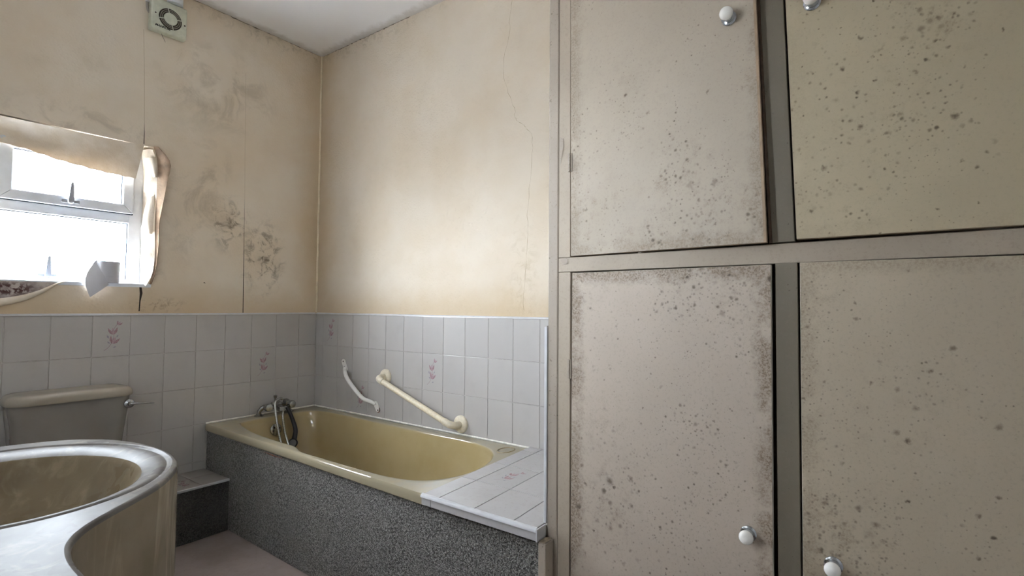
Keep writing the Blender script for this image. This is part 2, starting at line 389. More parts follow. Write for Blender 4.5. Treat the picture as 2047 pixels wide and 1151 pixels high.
M['marble'] = ware('cultured_marble_top', '7b7773', '66625e', 0.26, 0.15, 0.4, 0.006)  # same stone as the skirt, darkened for the light falling on top
M['skirt'] = ware('cultured_marble_skirt', '9a8e7b', '867a64', 0.2, 0.5, 0.25, 0.3)
M['bowl'] = ware('basin_marble_dirty', '7d705a', '6a5e4a', 0.25, 0.15, 0.6, 0.06)
M['cistern'] = ware('beige_ceramic', '847f78', '7e7870', 0.16, 0, 0.04)
M['cistern_lid'] = ware('beige_ceramic_dusty', '9a9184', '8f8576', 0.20, 0, 0.14)
def carpet(name, a, b):
    g = G(name); n1 = g.noise(230, 2, 0.6); n2 = g.noise(120, 2, 0.6)
    c = g.mix(g.ramp(g.math('ADD', g.math('MULTIPLY', n1, 0.6), g.math('MULTIPLY', n2, 0.4)), 0.38, 0.62), lin(a), lin(b))
    c = g.mix(g.ramp(g.noise(7, 5), 0.45, 0.75, 0.0, 0.35), c, lin('8a867f'))
    h = g.math('ADD', n1, g.math('MULTIPLY', n2, 1.3))
    return g.done(g.bsdf(c, 0.95, nrm=g.bump(h, 1.0, 0.014), spec=0.1, sheen=0.1))
M['carpet_bath'] = carpet('grey_carpet_bath_panel', '4f4c48', 'a5a19b')
M['carpet_step'] = carpet('dark_grey_carpet_step', '3d3c39', '63615b')
g = G('dusty_floor_covering'); c = g.mix(g.ramp(g.noise(5, 5), 0.35, 0.7), lin('988983'), lin('84766f'))
c = g.mix(g.ramp(g.noise(45, 5, 0.7), 0.5, 0.75, 0.0, 0.4), c, lin('7a6a5e'))
c = g.mix(g.math('MULTIPLY', spots(g, 28, 0.75, 0.09, (5, 1, 2)), 0.8), c, lin('3a2e26'))
M['floor'] = g.done(g.bsdf(c, 0.6, nrm=g.bump(g.noise(120, 3), 0.25, 0.002)))
M['cream_plastic'] = simple('cream_plastic', 'd8ceb8', 0.3, nscale=60, namt=0.12)
M['white_enamel'] = simple('white_enamel', 'e8e6e2', 0.25, nscale=30, namt=0.05)
M['rust'] = simple('rust', '6b3b1d', 0.8, nscale=90, namt=0.5)
M['screw'] = simple('screw_head', '4a3f38', 0.5, 0.6)
M['ceramic_knob'] = simple('white_ceramic_knob', 'f0eee9', 0.12, nscale=40, namt=0.05)
M['fan_plastic'] = simple('aged_fan_plastic', 'c9cbb9', 0.4, nscale=35, namt=0.1)
M['fan_dirt'] = simple('fan_grime', '3d352b', 0.9, nscale=90, namt=0.5)
M['print_black'] = simple('black_print', '23231f', 0.6)
M['tissue'] = simple('toilet_tissue', 'bcbcc2', 0.95, bscale=160, bstr=0.3)
M['card'] = simple('card_tube', 'a58f74', 0.9)
M['chipped'] = simple('chipped_wood', '8a7a66', 0.8, nscale=70, namt=0.5)
M['paint_frame'] = paint('cupboard_frame_paint', 'a99c8c', 1.0, sp=1.1, dirt=1.4)
M['paint_strip'] = paint('cupboard_edge_paint', 'a19588', 4.0, sp=1.1, dirt=1.0)
M['paint_mid'] = paint('cupboard_mullion_paint', '7d7566', 7.0, sp=1.1, dirt=0.7)
M['door_edge_brown'] = simple('bare_brown_edge', '5e4c3c', 0.7, nscale=50, namt=0.3)
M['door_edge'] = simple('bare_board_edge', '8a7560', 0.7, nscale=50, namt=0.3)

# ------------------------------------------------------------------ room shell
H = 2.795; XL = -2.15; YF = -3.52
WX0, WX1, WZ0, WZ1 = -1.56, -0.938, 1.238, 1.942      # window opening
PY = 0.006                                              # plaster face sits just behind the tile faces
mb = MB()
for (a, b, c0, c1) in ((XL-0.2, WX0, 0, H), (WX1, 0.2, 0, H), (WX0, WX1, 0, WZ0), (WX0, WX1, WZ1, H)): mb.box(a, b, PY, 0.22, c0, c1)
mb.box(XL-0.2, 0.2, 0.0025, PY, 0, 1.089); mb.mi[-6:] = [1]*6
wall_back = struct(part('wall_back', mb, [M['paper_a'], M['grout']], smooth=False))
mb = MB(); mb.box(PY, 0.2, YF-0.2, PY, 0, H); mb.box(0.0025, PY, -2.30, 0.0025, 0, 1.089); mb.mi[-6:] = [1]*6
wall_right = struct(part('wall_right', mb, [M['paper_b'], M['grout']], smooth=False))
ADDED_W = (-1.99, -1.60, 1.44, 1.93)                          # added unseen window as fill for the cupboard, deep-set to steer its light
mb = MB()
for (a, b, c0, c1) in ((YF-0.2, ADDED_W[0], 0, H), (ADDED_W[1], PY, 0, H), (ADDED_W[0], ADDED_W[1], 0, ADDED_W[2]), (ADDED_W[0], ADDED_W[1], ADDED_W[3], H)): mb.box(XL-0.45, XL, a, b, c0, c1)
wall_left = struct(part('wall_left', mb, M['paper_plain'], smooth=False))
mb = MB()
for (a, b, c0, c1) in ((ADDED_W[0], ADDED_W[0]+0.04, ADDED_W[2], ADDED_W[3]), (ADDED_W[1]-0.04, ADDED_W[1], ADDED_W[2], ADDED_W[3]), (ADDED_W[0]+0.04, ADDED_W[1]-0.04, ADDED_W[2], ADDED_W[2]+0.04), (ADDED_W[0]+0.04, ADDED_W[1]-0.04, ADDED_W[3]-0.04, ADDED_W[3])): mb.box(XL-0.42, XL-0.34, a, b, c0, c1, 0.003, 2)
added_win = struct(part('added_fill_window', mb, M['upvc']))
part('glass_pane', MB().box(XL-0.38, XL-0.376, ADDED_W[0]+0.035, ADDED_W[1]-0.035, ADDED_W[2]+0.035, ADDED_W[3]-0.035), M['glass'], added_win)
wall_front = struct(part('wall_front', MB().box(XL, PY, YF-0.2, YF, 0, H), M['paper_plain'], smooth=False))
struct(part('floor', MB().box(XL-0.2, 0.2, YF-0.2, 0.22, -0.1, 0), M['floor'], smooth=False))
struct(part('ceiling', MB().box(XL-0.2, 0.2, YF-0.2, 0.22, H, H+0.1), M['ceiling'], smooth=False))

# tiles: 150 x 197 mm, each its own object under its wall
TW, TH, A0, B0 = 0.15, 0.1968, 0.1226, 0.0783
def tile_mesh(nm, w, h, d, axis, mat, gap=0.0022, bev=0.0022):
    w -= gap; h -= gap
    if axis == 'y': b = MB().box(-w/2, w/2, 0, d, -h/2, h/2, bev, 2)
    elif axis == 'x': b = MB().box(0, d, -w/2, w/2, -h/2, h/2, bev, 2)
    else: b = MB().box(-w/2, w/2, -h/2, h/2, -d, 0, bev, 2)
    return mesh_of(nm, b, mat, Vector((0, 0, 0)), True)
def floral(parent, ctr, ex, ey, nrm, sc=1.0):
    """printed sprig of two tulips, bud, leaves and a stem, lying flat on a tile"""
    ctr = Vector(ctr); ex = Vector(ex)*sc; ey = Vector(ey)*sc; nrm = Vector(nrm)
    b = MB()
    def P(x, y, k=0.0002): return ctr + ex*x + ey*y + nrm*k
    def fan(pts, mi, k):
        b.cur = mi; n = len(pts); b.add([P(x, y, k) for x, y in pts], [tuple(range(n))])
    def tulip(x, y, s, ang):
        ca, sa = math.cos(ang), math.sin(ang)
        def T(u, v): return (x + (u*ca - v*sa)*s, y + (u*sa + v*ca)*s)
        for j, (u0, lean) in enumerate(((-0.5, -0.55), (0.0, 0.0), (0.5, 0.55))):
            fan([T(u0*0.25, -0.75), T(u0*0.9-0.3, -0.25), T(u0*1.1-0.26+lean*0.25, 0.35), T(u0*1.1+lean*0.7, 0.95), T(u0*1.1+0.26+lean*0.25, 0.35), T(u0*0.9+0.3, -0.25)], 0 if j != 1 else 1, 0.0002+0.00012*j)
    b.cur = 3
    st = cr_spline([P(-0.030, -0.068), P(-0.012, -0.052), P(0.000, -0.030), P(0.008, 0.0), P(0.006, 0.030), P(0.020, 0.058)], 4)
    b.strip(st, 0.0016, nrm, 0.0001)
    for (x, y, L, an) in ((-0.012, -0.030, 0.017, 2.4), (0.022, 0.000, 0.016, 1.1), (-0.016, -0.002, 0.020, 2.0), (0.012, -0.052, 0.015, 0.3)):
        ca, sa = math.cos(an), math.sin(an)
        fan([(x - ca*L/2, y - sa*L/2), (x + sa*L*0.22, y - ca*L*0.22), (x + ca*L/2, y + sa*L/2), (x - sa*L*0.22, y + ca*L*0.22)], 2, 0.00025)
    tulip(0.008, -0.022, 0.021, -0.35); tulip(0.004, 0.022, 0.020, 0.1); tulip(0.027, 0.060, 0.012, -0.5)
    return part('floral_print', b, [M['petal'], M['petal_pale'], M['leaf'], M['stem']], parent, smooth=False, label='pink tulip sprig printed on a tile')
full_y = tile_mesh('wall_tile', TW, TH, 0.006, 'y', M['tile']); full_x = tile_mesh('wall_tile', TW, TH, 0.006, 'x', M['tile'])
cut = {}
def cut_mesh(w, h, ax, mat=None):
    k = (round(w, 4), round(h, 4), ax, (mat or M['tile']).name)
    if k not in cut: cut[k] = tile_mesh('wall_tile', w, h, 0.006, ax, mat or M['tile'])
    return cut[k]
TILES = {}
for row in range(6):
    zc = 1.09 - (row+0.5)*TH; h = TH
    if row == 5: h = 1.09 - 5*TH; zc = h/2
    for k in range(-1, 14):
        x1 = -(A0 + k*TW) if k >= 0 else 0.0; x0 = -(A0 + (k+1)*TW); x0 = max(x0, XL)
        if row >= 3 and x1 > -0.64 and x0 < -0.64: x1 = -0.6605
        elif row >= 3 and x0 >= -0.66: continue
        wd = x1-x0
        if wd < 0.02: continue
        me = full_y if abs(wd-TW) < 1e-4 and row < 5 else cut_mesh(wd, h, 'y')
        TILES[('A', k, row)] = put('wall_tile', me, ((x0+x1)/2, 0, zc), wall_back)
for row in range(3):
    zc = 1.09 - (row+0.5)*TH
    for k in range(-1, 14):
        y1 = -(B0 + k*TW) if k >= 0 else 0.0; y0 = max(-(B0 + (k+1)*TW), -2.183)
        wd = y1-y0
        TILES[('B', k, row)] = put('wall_tile', full_x if abs(wd-TW) < 1e-4 else cut_mesh(wd, TH, 'x'), (0, (y0+y1)/2, zc), wall_right)
for (wl, k, row, ctr) in (('A', 6, 0, (-1.096, 0, 0.990)), ('A', 1, 1, (-0.352, 0, 0.794)), ('B', 0, 0, (0, -0.155, 0.990)), ('B', 6, 1, (0, -1.045, 0.795)), ('B', 2, 2, (0, -0.455, 0.600))):
    t = TILES[(wl, k, row)]
    if wl == 'A': floral(t, ctr, (1, 0, 0), (0, 0, 1), (0, -1, 0))
    else: floral(t, ctr, (0, -1, 0), (0, 0, 1), (-1, 0, 0))
# white quadrant trims
def quad_trim(p0, p1, out, up, r=0.009):
    p0, p1, out, up = Vector(p0), Vector(p1), Vector(out), Vector(up)
    prof = [(0, 0)] + [(math.cos(a)*r, math.sin(a)*r) for a in [i*PI/12 for i in range(7)]]
    return MB().loft([[p + out*a + up*b for a, b in prof] for p in (p0, p1)], True, True, True)
struct(part('trim_1', quad_trim((XL, 0.0058, 1.0895), (-0.007, 0.0058, 1.0895), (0, -1, 0), (0, 0, 1), 0.0100), M['white_plastic']))
struct(part('trim_2', quad_trim((0.0058, 0, 1.0895), (0.0058, -2.186, 1.0895), (-1, 0, 0), (0, 0, 1), 0.0100), M['white_plastic']))
# corner caulk, cracks, seams and a painted shadow line
def wob(p0, p1, n, amp, ax):
    p0, p1 = Vector(p0), Vector(p1); r = []
    for i in range(n+1):
        q = p0.lerp(p1, i/n); q[ax] += random.uniform(-amp, amp); r.append(q)
    return r
part('corner_bead', MB().tube(wob((0.001, 0.001, 1.10), (0.001, 0.001, H), 30, 0.0012, 0), 0.006, 8), simple('corner_caulk', 'ddd0b6', 0.7, nscale=20, namt=0.1), wall_right, label='paler caulked bead down the corner')
for pts, wd in (([(-0.480, PY, 1.76), (-0.479, PY, 1.60), (-0.476, PY, 1.45), (-0.474, PY, 1.28), (-0.472, PY, 1.10)], [0.0008, 0.002, 0.0032, 0.004, 0.0045]),
                ([(-0.991, PY, 2.06), (-0.990, PY, 2.0), (-0.990, PY, 1.95)], [0.0008, 0.003, 0.004]),
                ([(-0.984, PY, 1.232), (-0.980, PY, 1.20), (-0.984, PY, 1.16), (-0.986, PY, 1.11)], [0.010, 0.012, 0.006, 0.005])):
    part('paper_seam_or_shade', MB().strip(pts, wd, (0, -1, 0), 0.0003), M['dark_gap'], wall_back, smooth=False, label='dark open joint between wallpaper strips')
part('paper_seam_or_shade', MB().strip([(-0.926, PY, 1.80), (-0.924, PY, 1.68), (-0.922, PY, 1.52), (-0.922, PY, 1.38), (-0.930, PY, 1.29), (-0.942, PY, 1.245)], [0.004, 0.010, 0.014, 0.014, 0.014, 0.008], (0, -1, 0), 0.0003), M['dark_gap'], wall_back, smooth=False)  # dark strip drawn as the flap's shadow line along the reveal
part('paper_seam_or_shade', MB().strip([(-1.008, PY, 2.53), (-0.998, PY, 2.3), (-0.991, PY, 2.06)], 0.0012, (0, -1, 0), 0.0003), M['crack_fine'], wall_back, smooth=False)
part('paper_seam_or_shade', MB().strip([(-0.492, PY, 2.5), (-0.486, PY, 2.1), (-0.480, PY, 1.76)], 0.0008, (0, -1, 0), 0.0003), M['crack_fine'], wall_back, smooth=False)
ck = [(-1.552, 2.64), (-1.535, 2.55), (-1.540, 2.49), (-1.506, 2.36), (-1.508, 2.27), (-1.545, 2.16), (-1.575, 2.09), (-1.573, 2.066), (-1.59, 2.035), (-1.625, 2.012), (-1.640, 1.99), (-1.672, 1.955), (-1.674, 1.86), (-1.660, 1.70), (-1.651, 1.574), (-1.655, 1.45), (-1.640, 1.30), (-1.632, 1.13)]
cp = [p + Vector((0, random.uniform(-0.004, 0.004), 0)) for p in cr_spline([(PY, y, z) for y, z in ck], 4)]
part('wall_crack', MB().strip(cp, [0.0011 + 0.0007*math.sin(i*1.7) for i in range(len(cp))], (-1, 0, 0), 0.0003), M['crack_fine'], wall_right, smooth=False, label='hairline crack running down the plaster')
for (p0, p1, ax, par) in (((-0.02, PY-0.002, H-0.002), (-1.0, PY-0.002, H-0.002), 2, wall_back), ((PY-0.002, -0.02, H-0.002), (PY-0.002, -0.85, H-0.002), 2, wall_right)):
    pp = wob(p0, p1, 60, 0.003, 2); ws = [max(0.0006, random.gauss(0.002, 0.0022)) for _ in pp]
    part('ceiling_crack', MB().strip(pp, ws, (0, -1, 0) if par is wall_back else (-1, 0, 0), 0.0005), simple('ceiling_joint_crack', '6d6253', 0.9), par, smooth=False, label='ragged dark crack where wall meets ceiling')  # dark crack line in its own brown
part('paint_nick', MB().strip([(-0.691, PY, 1.263), (-0.684, PY, 1.266), (-0.682, PY, 1.260)], 0.003, (0, -1, 0), 0.0004), M['dark_gap'], wall_back, smooth=False)

# ------------------------------------------------------------------ window
FY0, FY1 = 0.085, 0.150
mb = MB()
mb.box(-1.56, -1.515, FY0, FY1, 1.205, 1.942, 0.004, 2); mb.box(-1.018, -0.945, FY0, FY1, 1.205, 1.942, 0.004, 2)
mb.box(-1.517, -1.016, FY0, FY1, 1.205, 1.268, 0.004, 2); mb.box(-1.517, -1.016, FY0, FY1, 1.855, 1.942, 0.004, 2)
mb.box(-1.517, -1.016, FY0, FY1, 1.552, 1.606, 0.004, 2)
win = struct(part('window_1', mb, M['upvc']))
def frame(x0, x1, z0, z1, y0, y1, wd, bev=0.004):
    b = MB()
    for q in ([(x0, z0), (x0, z1), (x0+wd, z1-wd), (x0+wd, z0+wd)], [(x1, z0), (x1-wd, z0+wd), (x1-wd, z1-wd), (x1, z1)],
              [(x0, z0), (x0+wd, z0+wd), (x1-wd, z0+wd), (x1, z0)], [(x0, z1), (x1, z1), (x1-wd, z1-wd), (x0+wd, z1-wd)]):
        b.hexa([(x, y0, z) for x, z in q] + [(x, y1, z) for x, z in q], bev, 2)
    return b
sash = part('top_sash', frame(-1.498, -1.006, 1.598, 1.870, 0.066, 0.105, 0.044), M['upvc'], win)
part('gasket', frame(-1.456, -1.048, 1.640, 1.828, 0.084, 0.098, 0.006, 0), M['gasket'], sash)
part('gasket', frame(-1.519, -1.014, 1.264, 1.556, 0.098, 0.112, 0.008, 0), M['gasket'], win, label='dark seal around the lower pane')
part('gasket', frame(-1.502, -1.003, 1.594, 1.874, 0.080, 0.0865, 0.006, 0), M['gasket'], win)
part('glass_pane', MB().box(-1.458, -1.046, 0.090, 0.094, 1.638, 1.830), M['glass'], sash)
part('glass_pane', MB().box(-1.520, -1.013, 0.106, 0.110, 1.262, 1.558), M['glass'], win)
def handle(x, z, y, nm, par):
    b = MB().box(x-0.034, x+0.034, y-0.006, y, z-0.008, z+0.008, 0.003, 2)
    b.lathe([(0.012, 0), (0.012, 0.006), (0.009, 0.010)], (x, y-0.004, z), (0, -1, 0), 16)
    h0, h1 = Vector((x, y-0.014, z-0.004)), Vector((x+0.001, y-0.020, z+0.088))
    b.loft([[h0.lerp(h1, t) + Vector((sx_*wd, sy_*0.004, 0)) for sx_, sy_ in ((-1, -1), (1, -1), (1, 1), (-1, 1))] for t, wd in ((0, 0.009), (0.1, 0.0105), (0.5, 0.008), (0.9, 0.0055), (1, 0.003))], True, True, True)
    return part(nm, b, simple('painted_catch_metal', 'a9adb3', 0.35, 0.6), par, label='metal lever catch pointing upwards')
handle(-1.255, 1.620, 0.066, 'window_handle', sash); handle(-1.322, 1.272, 0.085, 'window_handle', win)
part('sill_board', MB().box(WX0, WX1, 0.004, 0.088, 1.228, 1.246, 0.003, 2), M['upvc'], win)

# torn wallpaper round the window (parts of the wall it is still stuck to)
top = cr_spline([(-1.56, 0.004, 1.933), (-1.40, 0.002, 1.934), (-1.2, 0.002, 1.936), (-1.06, 0.002, 1.940), (-0.990, 0.002, 1.943)], 6)
bot = cr_spline([(-1.56, 0.062, 1.838), (-1.408, 0.050, 1.822), (-1.30, 0.040, 1.797), (-1.19, 0.030, 1.782), (-1.114, 0.026, 1.776), (-1.016, 0.022, 1.770)], 4)
n = 24; rows = []
def rs(P, n):
    L = [0]
    for a, b in zip(P, P[1:]): L.append(L[-1] + (b-a).length)
    out = []
    for i in range(n+1):
        d = L[-1]*i/n; j = max(k for k in range(len(L)) if L[k] <= d+1e-9); j = min(j, len(P)-2)
        t = (d-L[j])/max(L[j+1]-L[j], 1e-9); out.append(P[j].lerp(P[j+1], t))
    return out
T_, B_ = rs(top, n), rs(bot, n)
for r in range(11):
    t = r/10; row = []
    for j in range(n+1):
        q = T_[j].lerp(B_[j], t); s_ = j/n
        q.y += 0.040*math.sin(PI*t)**1.0*(1-0.75*s_) - 0.012*math.sin(PI*t)*s_ + 0.005*math.sin(5*s_*PI + 2*t)*t
        q.z += 0.0025*math.sin(17*s_*PI)*t*(1 if r == 10 else 0.2)
        row.append(q)
    rows.append(row)
part('wallpaper_flap', MB().sheet(rows, 0.0012), M['torn_paper'], wall_back, label='torn wallpaper strip sagging from the window head')
def ribbon(nm, L, R, n, fy, lab, mat='torn_paper', m=8):
    L = rs(cr_spline(L, 5), n); R = rs(cr_spline(R, 5), n); rows = []
    for i in range(n+1):
        row = []
        for j in range(m+1):
            q = L[i].lerp(R[i], j/m); d = fy(i/n, j/m); q = q + Vector(d); row.append(q)
        rows.append(row)
    return part(nm, MB().sheet(rows, 0.0012), M[mat], wall_back, label=lab)
ribbon('wallpaper_flap', [(-0.966, 0.080, 1.935), (-0.962, 0.080, 1.75), (-0.962, 0.080, 1.55), (-0.963, 0.080, 1.36), (-0.965, 0.078, 1.25)],
       [(-0.955, -0.004, 1.925), (-0.934, -0.002, 1.86), (-0.930, -0.004, 1.73), (-0.934, -0.004, 1.55), (-0.930, -0.006, 1.40), (-0.938, -0.004, 1.30), (-0.968, -0.012, 1.234)], 26,
       lambda u, v: (-0.013*math.sin(PI*v)*(1+math.sin(11*u)) - 0.010*math.sin(23*u+3*v)*math.sin(PI*v), 0, 0.004*math.sin(9*v)), 'white torn paper hanging down the window reveal')
ribbon('wallpaper_flap', [(-0.951, -0.001, 1.945), (-0.935, -0.003, 1.90), (-0.930, -0.004, 1.82), (-0.931, -0.004, 1.70), (-0.932, -0.004, 1.55), (-0.930, -0.004, 1.42), (-0.936, -0.004, 1.31), (-0.952, -0.006, 1.245)],
       [(-0.930, -0.006, 1.945), (-0.900, -0.040, 1.895), (-0.885, -0.046, 1.85), (-0.898, -0.040, 1.76), (-0.913, -0.032, 1.65), (-0.921, -0.022, 1.55), (-0.922, -0.016, 1.42), (-0.928, -0.012, 1.31), (-0.944, -0.010, 1.25)], 26,
       lambda u, v: (0.006*math.sin(PI*v), -0.012*math.sin(PI*v)*(1-u) - 0.003*math.sin(19*u)*v, 0), 'brownish curled wallpaper edge beside the window', 'brown_paper')
ribbon('wallpaper_flap', [(-0.975, 0.03, 1.885), (-0.968, 0.025, 1.86), (-0.955, 0.015, 1.82), (-0.945, 0.005, 1.79)], [(-0.940, -0.006, 1.890), (-0.934, -0.008, 1.865), (-0.932, -0.010, 1.83), (-0.931, -0.008, 1.79)], 10,
       lambda u, v: (-0.004*math.sin(PI*v), -0.010*math.sin(PI*v), 0), 'grey crumpled paper fold near the reveal top', m=6)
ribbon('wallpaper_flap', [(-0.962, 0.030, 1.66), (-0.975, 0.025, 1.60), (-0.972, 0.020, 1.55), (-0.958, 0.020, 1.50)], [(-0.940, 0.000, 1.70), (-0.938, -0.004, 1.62), (-0.940, -0.004, 1.56), (-0.943, -0.002, 1.50)], 12,
       lambda u, v: (-0.006*math.sin(PI*v), -0.004*math.sin(PI*v), 0), 'small torn paper curl halfway down the reveal', m=6)
# bare plaster under the sill where the paper has peeled, and the curl hanging from it
part('bare_patch', MB().loft([[(x, y, z) for x, z in ((-1.60, 1.2385), (-1.60, 1.112), (-1.50, 1.136), (-1.42, 1.158), (-1.36, 1.190), (-1.305, 1.232), (-1.30, 1.2385))] for y in (0.0055, 0.0030)], True, True, True), M['plaster'], wall_back, smooth=False, label='bare stained plaster patch under the sill')
L = rs(cr_spline([(-1.60, 0.004, 1.085+0.02), (-1.49, 0.003, 1.130), (-1.42, 0.003, 1.152), (-1.36, 0.003, 1.185), (-1.30, 0.003, 1.232), (-1.272, 0.003, 1.244)], 5), 22)
rows = []
for i, q in enumerate(L):
    u = i/22; wd = 0.060*(1-u)**0.8 + 0.002; row = []
    for j in range(9):
        a = PI*1.25*j/8; rr = wd/2.2
        row.append(q + Vector((-0.25*(1-math.cos(a))*rr, -math.sin(a)*rr*0.9 - 0.001, (1-math.cos(a))*rr*0.8)))
    rows.append(row)
part('wallpaper_flap', MB().sheet(rows, 0.001), M['torn_paper'], wall_back, label='peeled paper curling down below the sill')

# ------------------------------------------------------------------ bath
inner_px = [(-0.555, -0.175), (-0.605, -0.40), (-0.620, -0.66), (-0.622, -0.80), (-0.652, -0.900), (-0.655, -1.05), (-0.657, -1.245), (-0.650, -1.46), (-0.610, -1.585), (-0.52, -1.655), (-0.40, -1.675), (-0.27, -1.650), (-0.165, -1.59), (-0.105, -1.50), (-0.075, -1.37), (-0.074, -1.18), (-0.074, -0.87), (-0.070, -0.50), (-0.075, -0.22), (-0.115, -0.125), (-0.22, -0.095), (-0.42, -0.098), (-0.515, -0.115)]
inn = cr_spline([(x, y, 0) for x, y in inner_px], 8, True)
cx, cy = -0.36, -0.88
outer_c = [(-0.006, -0.006), (-0.664, -0.006), (-0.708, -1.722), (-0.006, -1.722)]
def ray_poly(ang, poly):
    d = (math.cos(ang), math.sin(ang)); best = None
    for i in range(len(poly)):
        x1, y1 = poly[i][0]-cx, poly[i][1]-cy; x2, y2 = poly[(i+1) % len(poly)][0]-cx, poly[(i+1) % len(poly)][1]-cy
        ex, ey = x2-x1, y2-y1; den = d[0]*ey - d[1]*ex
        if abs(den) < 1e-12: continue
        t = (x1*ey - y1*ex)/den; s_ = (x1*d[1] - y1*d[0])/den
        if t > 0 and -1e-6 <= s_ <= 1+1e-6 and (best is None or t > best): best = t
    return best
inner_poly = [(p.x, p.y) for p in inn]
angs = sorted(set([math.atan2(p.y-cy, p.x-cx) for p in inn] + [math.atan2(y-cy, x-cx) for x, y in outer_c]))
Ri = [ray_poly(a, inner_poly) for a in angs]; Ro = [ray_poly(a, outer_c) for a in angs]
def ring(f, z): return [(cx + math.cos(a)*f(i), cy + math.sin(a)*f(i), z(i) if callable(z) else z) for i, a in enumerate(angs)]
def floor_r(i, s_):
    a = angs[i]; return Ri[i]*s_
def inset(d): return lambda i: Ro[i] - d
RZ = 0.500
rings = [ring(inset(0.016), 0.4645), ring(inset(0.003), 0.4635), ring(inset(0.0), 0.468), ring(inset(0.0), 0.484), ring(inset(0.003), 0.494), ring(inset(0.010), RZ-0.001), ring(inset(0.018), RZ)]
rings.append(ring(lambda i: max(Ri[i]+0.016, Ri[i] + (Ro[i]-Ri[i])*0.3), RZ))
for d, z in ((0.010, RZ-0.0008), (0.004, RZ-0.003), (0.0, RZ-0.008), (-0.004, RZ-0.018), (-0.007, RZ-0.032)): rings.append(ring(lambda i, d=d: Ri[i]+d, z))
for k, (s_, z) in enumerate(((0.965, 0.42), (0.94, 0.34), (0.915, 0.27), (0.89, 0.21), (0.86, 0.175), (0.80, 0.150), (0.70, 0.137), (0.5, 0.130), (0.2, 0.127), (0.03, 0.126))):
    rings.append(ring(lambda i, s_=s_, k=k: Ri[i]*s_*(1 - 0.012*(k+1)*max(0, -math.sin(angs[i]))**2) - (0.007 if k == 0 else 0), z))
mb = MB(); mb.loft(rings, True, False, True)
# moulded soap dish ring on the rim
c0 = Vector((-0.094, -1.610, RZ)); tor = []
for k in range(28):
    a = 2*PI*k/28; tor.append(c0 + Vector((math.cos(a)*0.050, math.sin(a)*0.032, 0.0)))
mb.tube(tor + [tor[0]], 0.0035, 8, False)
bath = thing('bathtub', 'cream acrylic bathtub with squared tap end and rounded far end along the tiled wall', 'bathtub', (-0.36, -0.86, 0))
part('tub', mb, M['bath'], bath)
b = MB().lathe([(0.034, 0), (0.034, 0.004), (0.030, 0.007), (0.012, 0.008)], (-0.335, -0.131, 0.425), (0, -1, 0.10), 28)
ov = part('overflow_cover', b, M['dull_chrome'], bath)
b = MB()
for k in range(6):
    a = 2*PI*k/6 + 0.3; b.lathe([(0.0062, 0), (0.0062, 0.0015)], (-0.335 + math.cos(a)*0.019, -0.1385, 0.426 + math.sin(a)*0.019), (0, -1, 0.1), 10)
part('overflow_holes', b, M['dark_gap'], ov, label='dark holes in the overflow')
b = MB().tube([(-0.0052, -0.012, 0.502), (-0.0052, -1.68, 0.502)], 0.0048, 8); b.tube([(-0.010, -0.0052, 0.502), (-0.662, -0.0052, 0.502)], 0.0048, 8)
part('sealant_line', b, M['sealant'], bath, label='white sealant bead along the tiles')
b = MB().strip([(-0.6925, -0.66, 0.464), (-0.695, -0.74, 0.462), (-0.697, -0.82, 0.464)], [0.002, 0.006, 0.002], (-1, 0, 0), 0.001)
part('rust_mark', b, M['rust'], bath, smooth=False, label='brown scuff under the rim')
for y in (-0.35, -1.35): part('foot', MB().box(-0.52, -0.20, y-0.02, y+0.02, 0, 0.13, 0.002), M['dull_chrome'], bath, smooth=False)

panel = MB(); P0, P1 = (-0.655, -0.004), (-0.703, -2.186)
panel.hexa([(P0[0], P0[1], 0), (P1[0], P1[1], 0), (P1[0], P1[1], 0.4615), (P0[0], P0[1], 0.4615), (P0[0]+0.013, P0[1], 0), (P1[0]+0.013, P1[1], 0), (P1[0]+0.013, P1[1], 0.4615), (P0[0]+0.013, P0[1], 0.4615)], 0.002)
part('bath_panel', panel, M['carpet_bath'], bath, False, label='grey carpet-covered front panel')

# ------------------------------------------------------------------ tiled ledge at the foot of the bath
LZ = 0.508
ledge = thing('tiled_ledge', 'white tiled ledge between the foot of the bathtub and the cupboard', 'ledge', (-0.36, -1.95, 0))
def ly(y0, x): return y0 + 0.055*(x+0.36)
part('ledge_board', MB().hexa([(-0.006, ly(-1.748, -0.006), 0.470), (-0.700, ly(-1.728, -0.70), 0.470), (-0.700, -2.186, 0.470), (-0.006, -2.186, 0.470),
     (-0.006, ly(-1.748, -0.006), 0.503), (-0.700, ly(-1.728, -0.70), 0.503), (-0.700, -2.186, 0.503), (-0.006, -2.186, 0.503)], 0.001), M['grout'], ledge, False)
ys = [-1.700, -1.770, -1.923, -2.076, -2.1800]; xs = [-0.004, -0.075, -0.290, -0.505, -0.719]
for i in range(4):
    for j in range(4):
        gp = 0.0013; q = []
        for (x, y) in ((xs[j]-gp, ys[i]), (xs[j+1]+gp, ys[i]), (xs[j+1]+gp, ys[i+1]), (xs[j]-gp, ys[i+1])):
            yy = ly(y, x) if y > -2.17 else y
            q.append((x, yy - gp if y == ys[i] else yy + gp))
        t = part('ledge_tile', MB().hexa([(x, y, LZ-0.007) for x, y in q] + [(x, y, LZ) for x, y in q], 0.0015, 2), M['tile_ledge'], ledge)
        if (i, j) == (1, 2):
            floral(t, (-0.395, ly(-1.846, -0.395), LZ), (0, -1, 0), (1, 0.05, 0), (0, 0, 1), 0.95)
b = MB(); prof = [(0, -0.007), (0, 0.0035), (-0.004, 0.0045), (-0.009, 0.0030), (-0.0125, -0.001), (-0.0135, -0.007)]
b.loft([[(-0.7195 + a, y, LZ + c) for a, c in prof] for y in (-1.722, -2.186)], True, True, True)
part('edge_trim', b, M['white_plastic'], ledge, label='white rounded plastic edging')
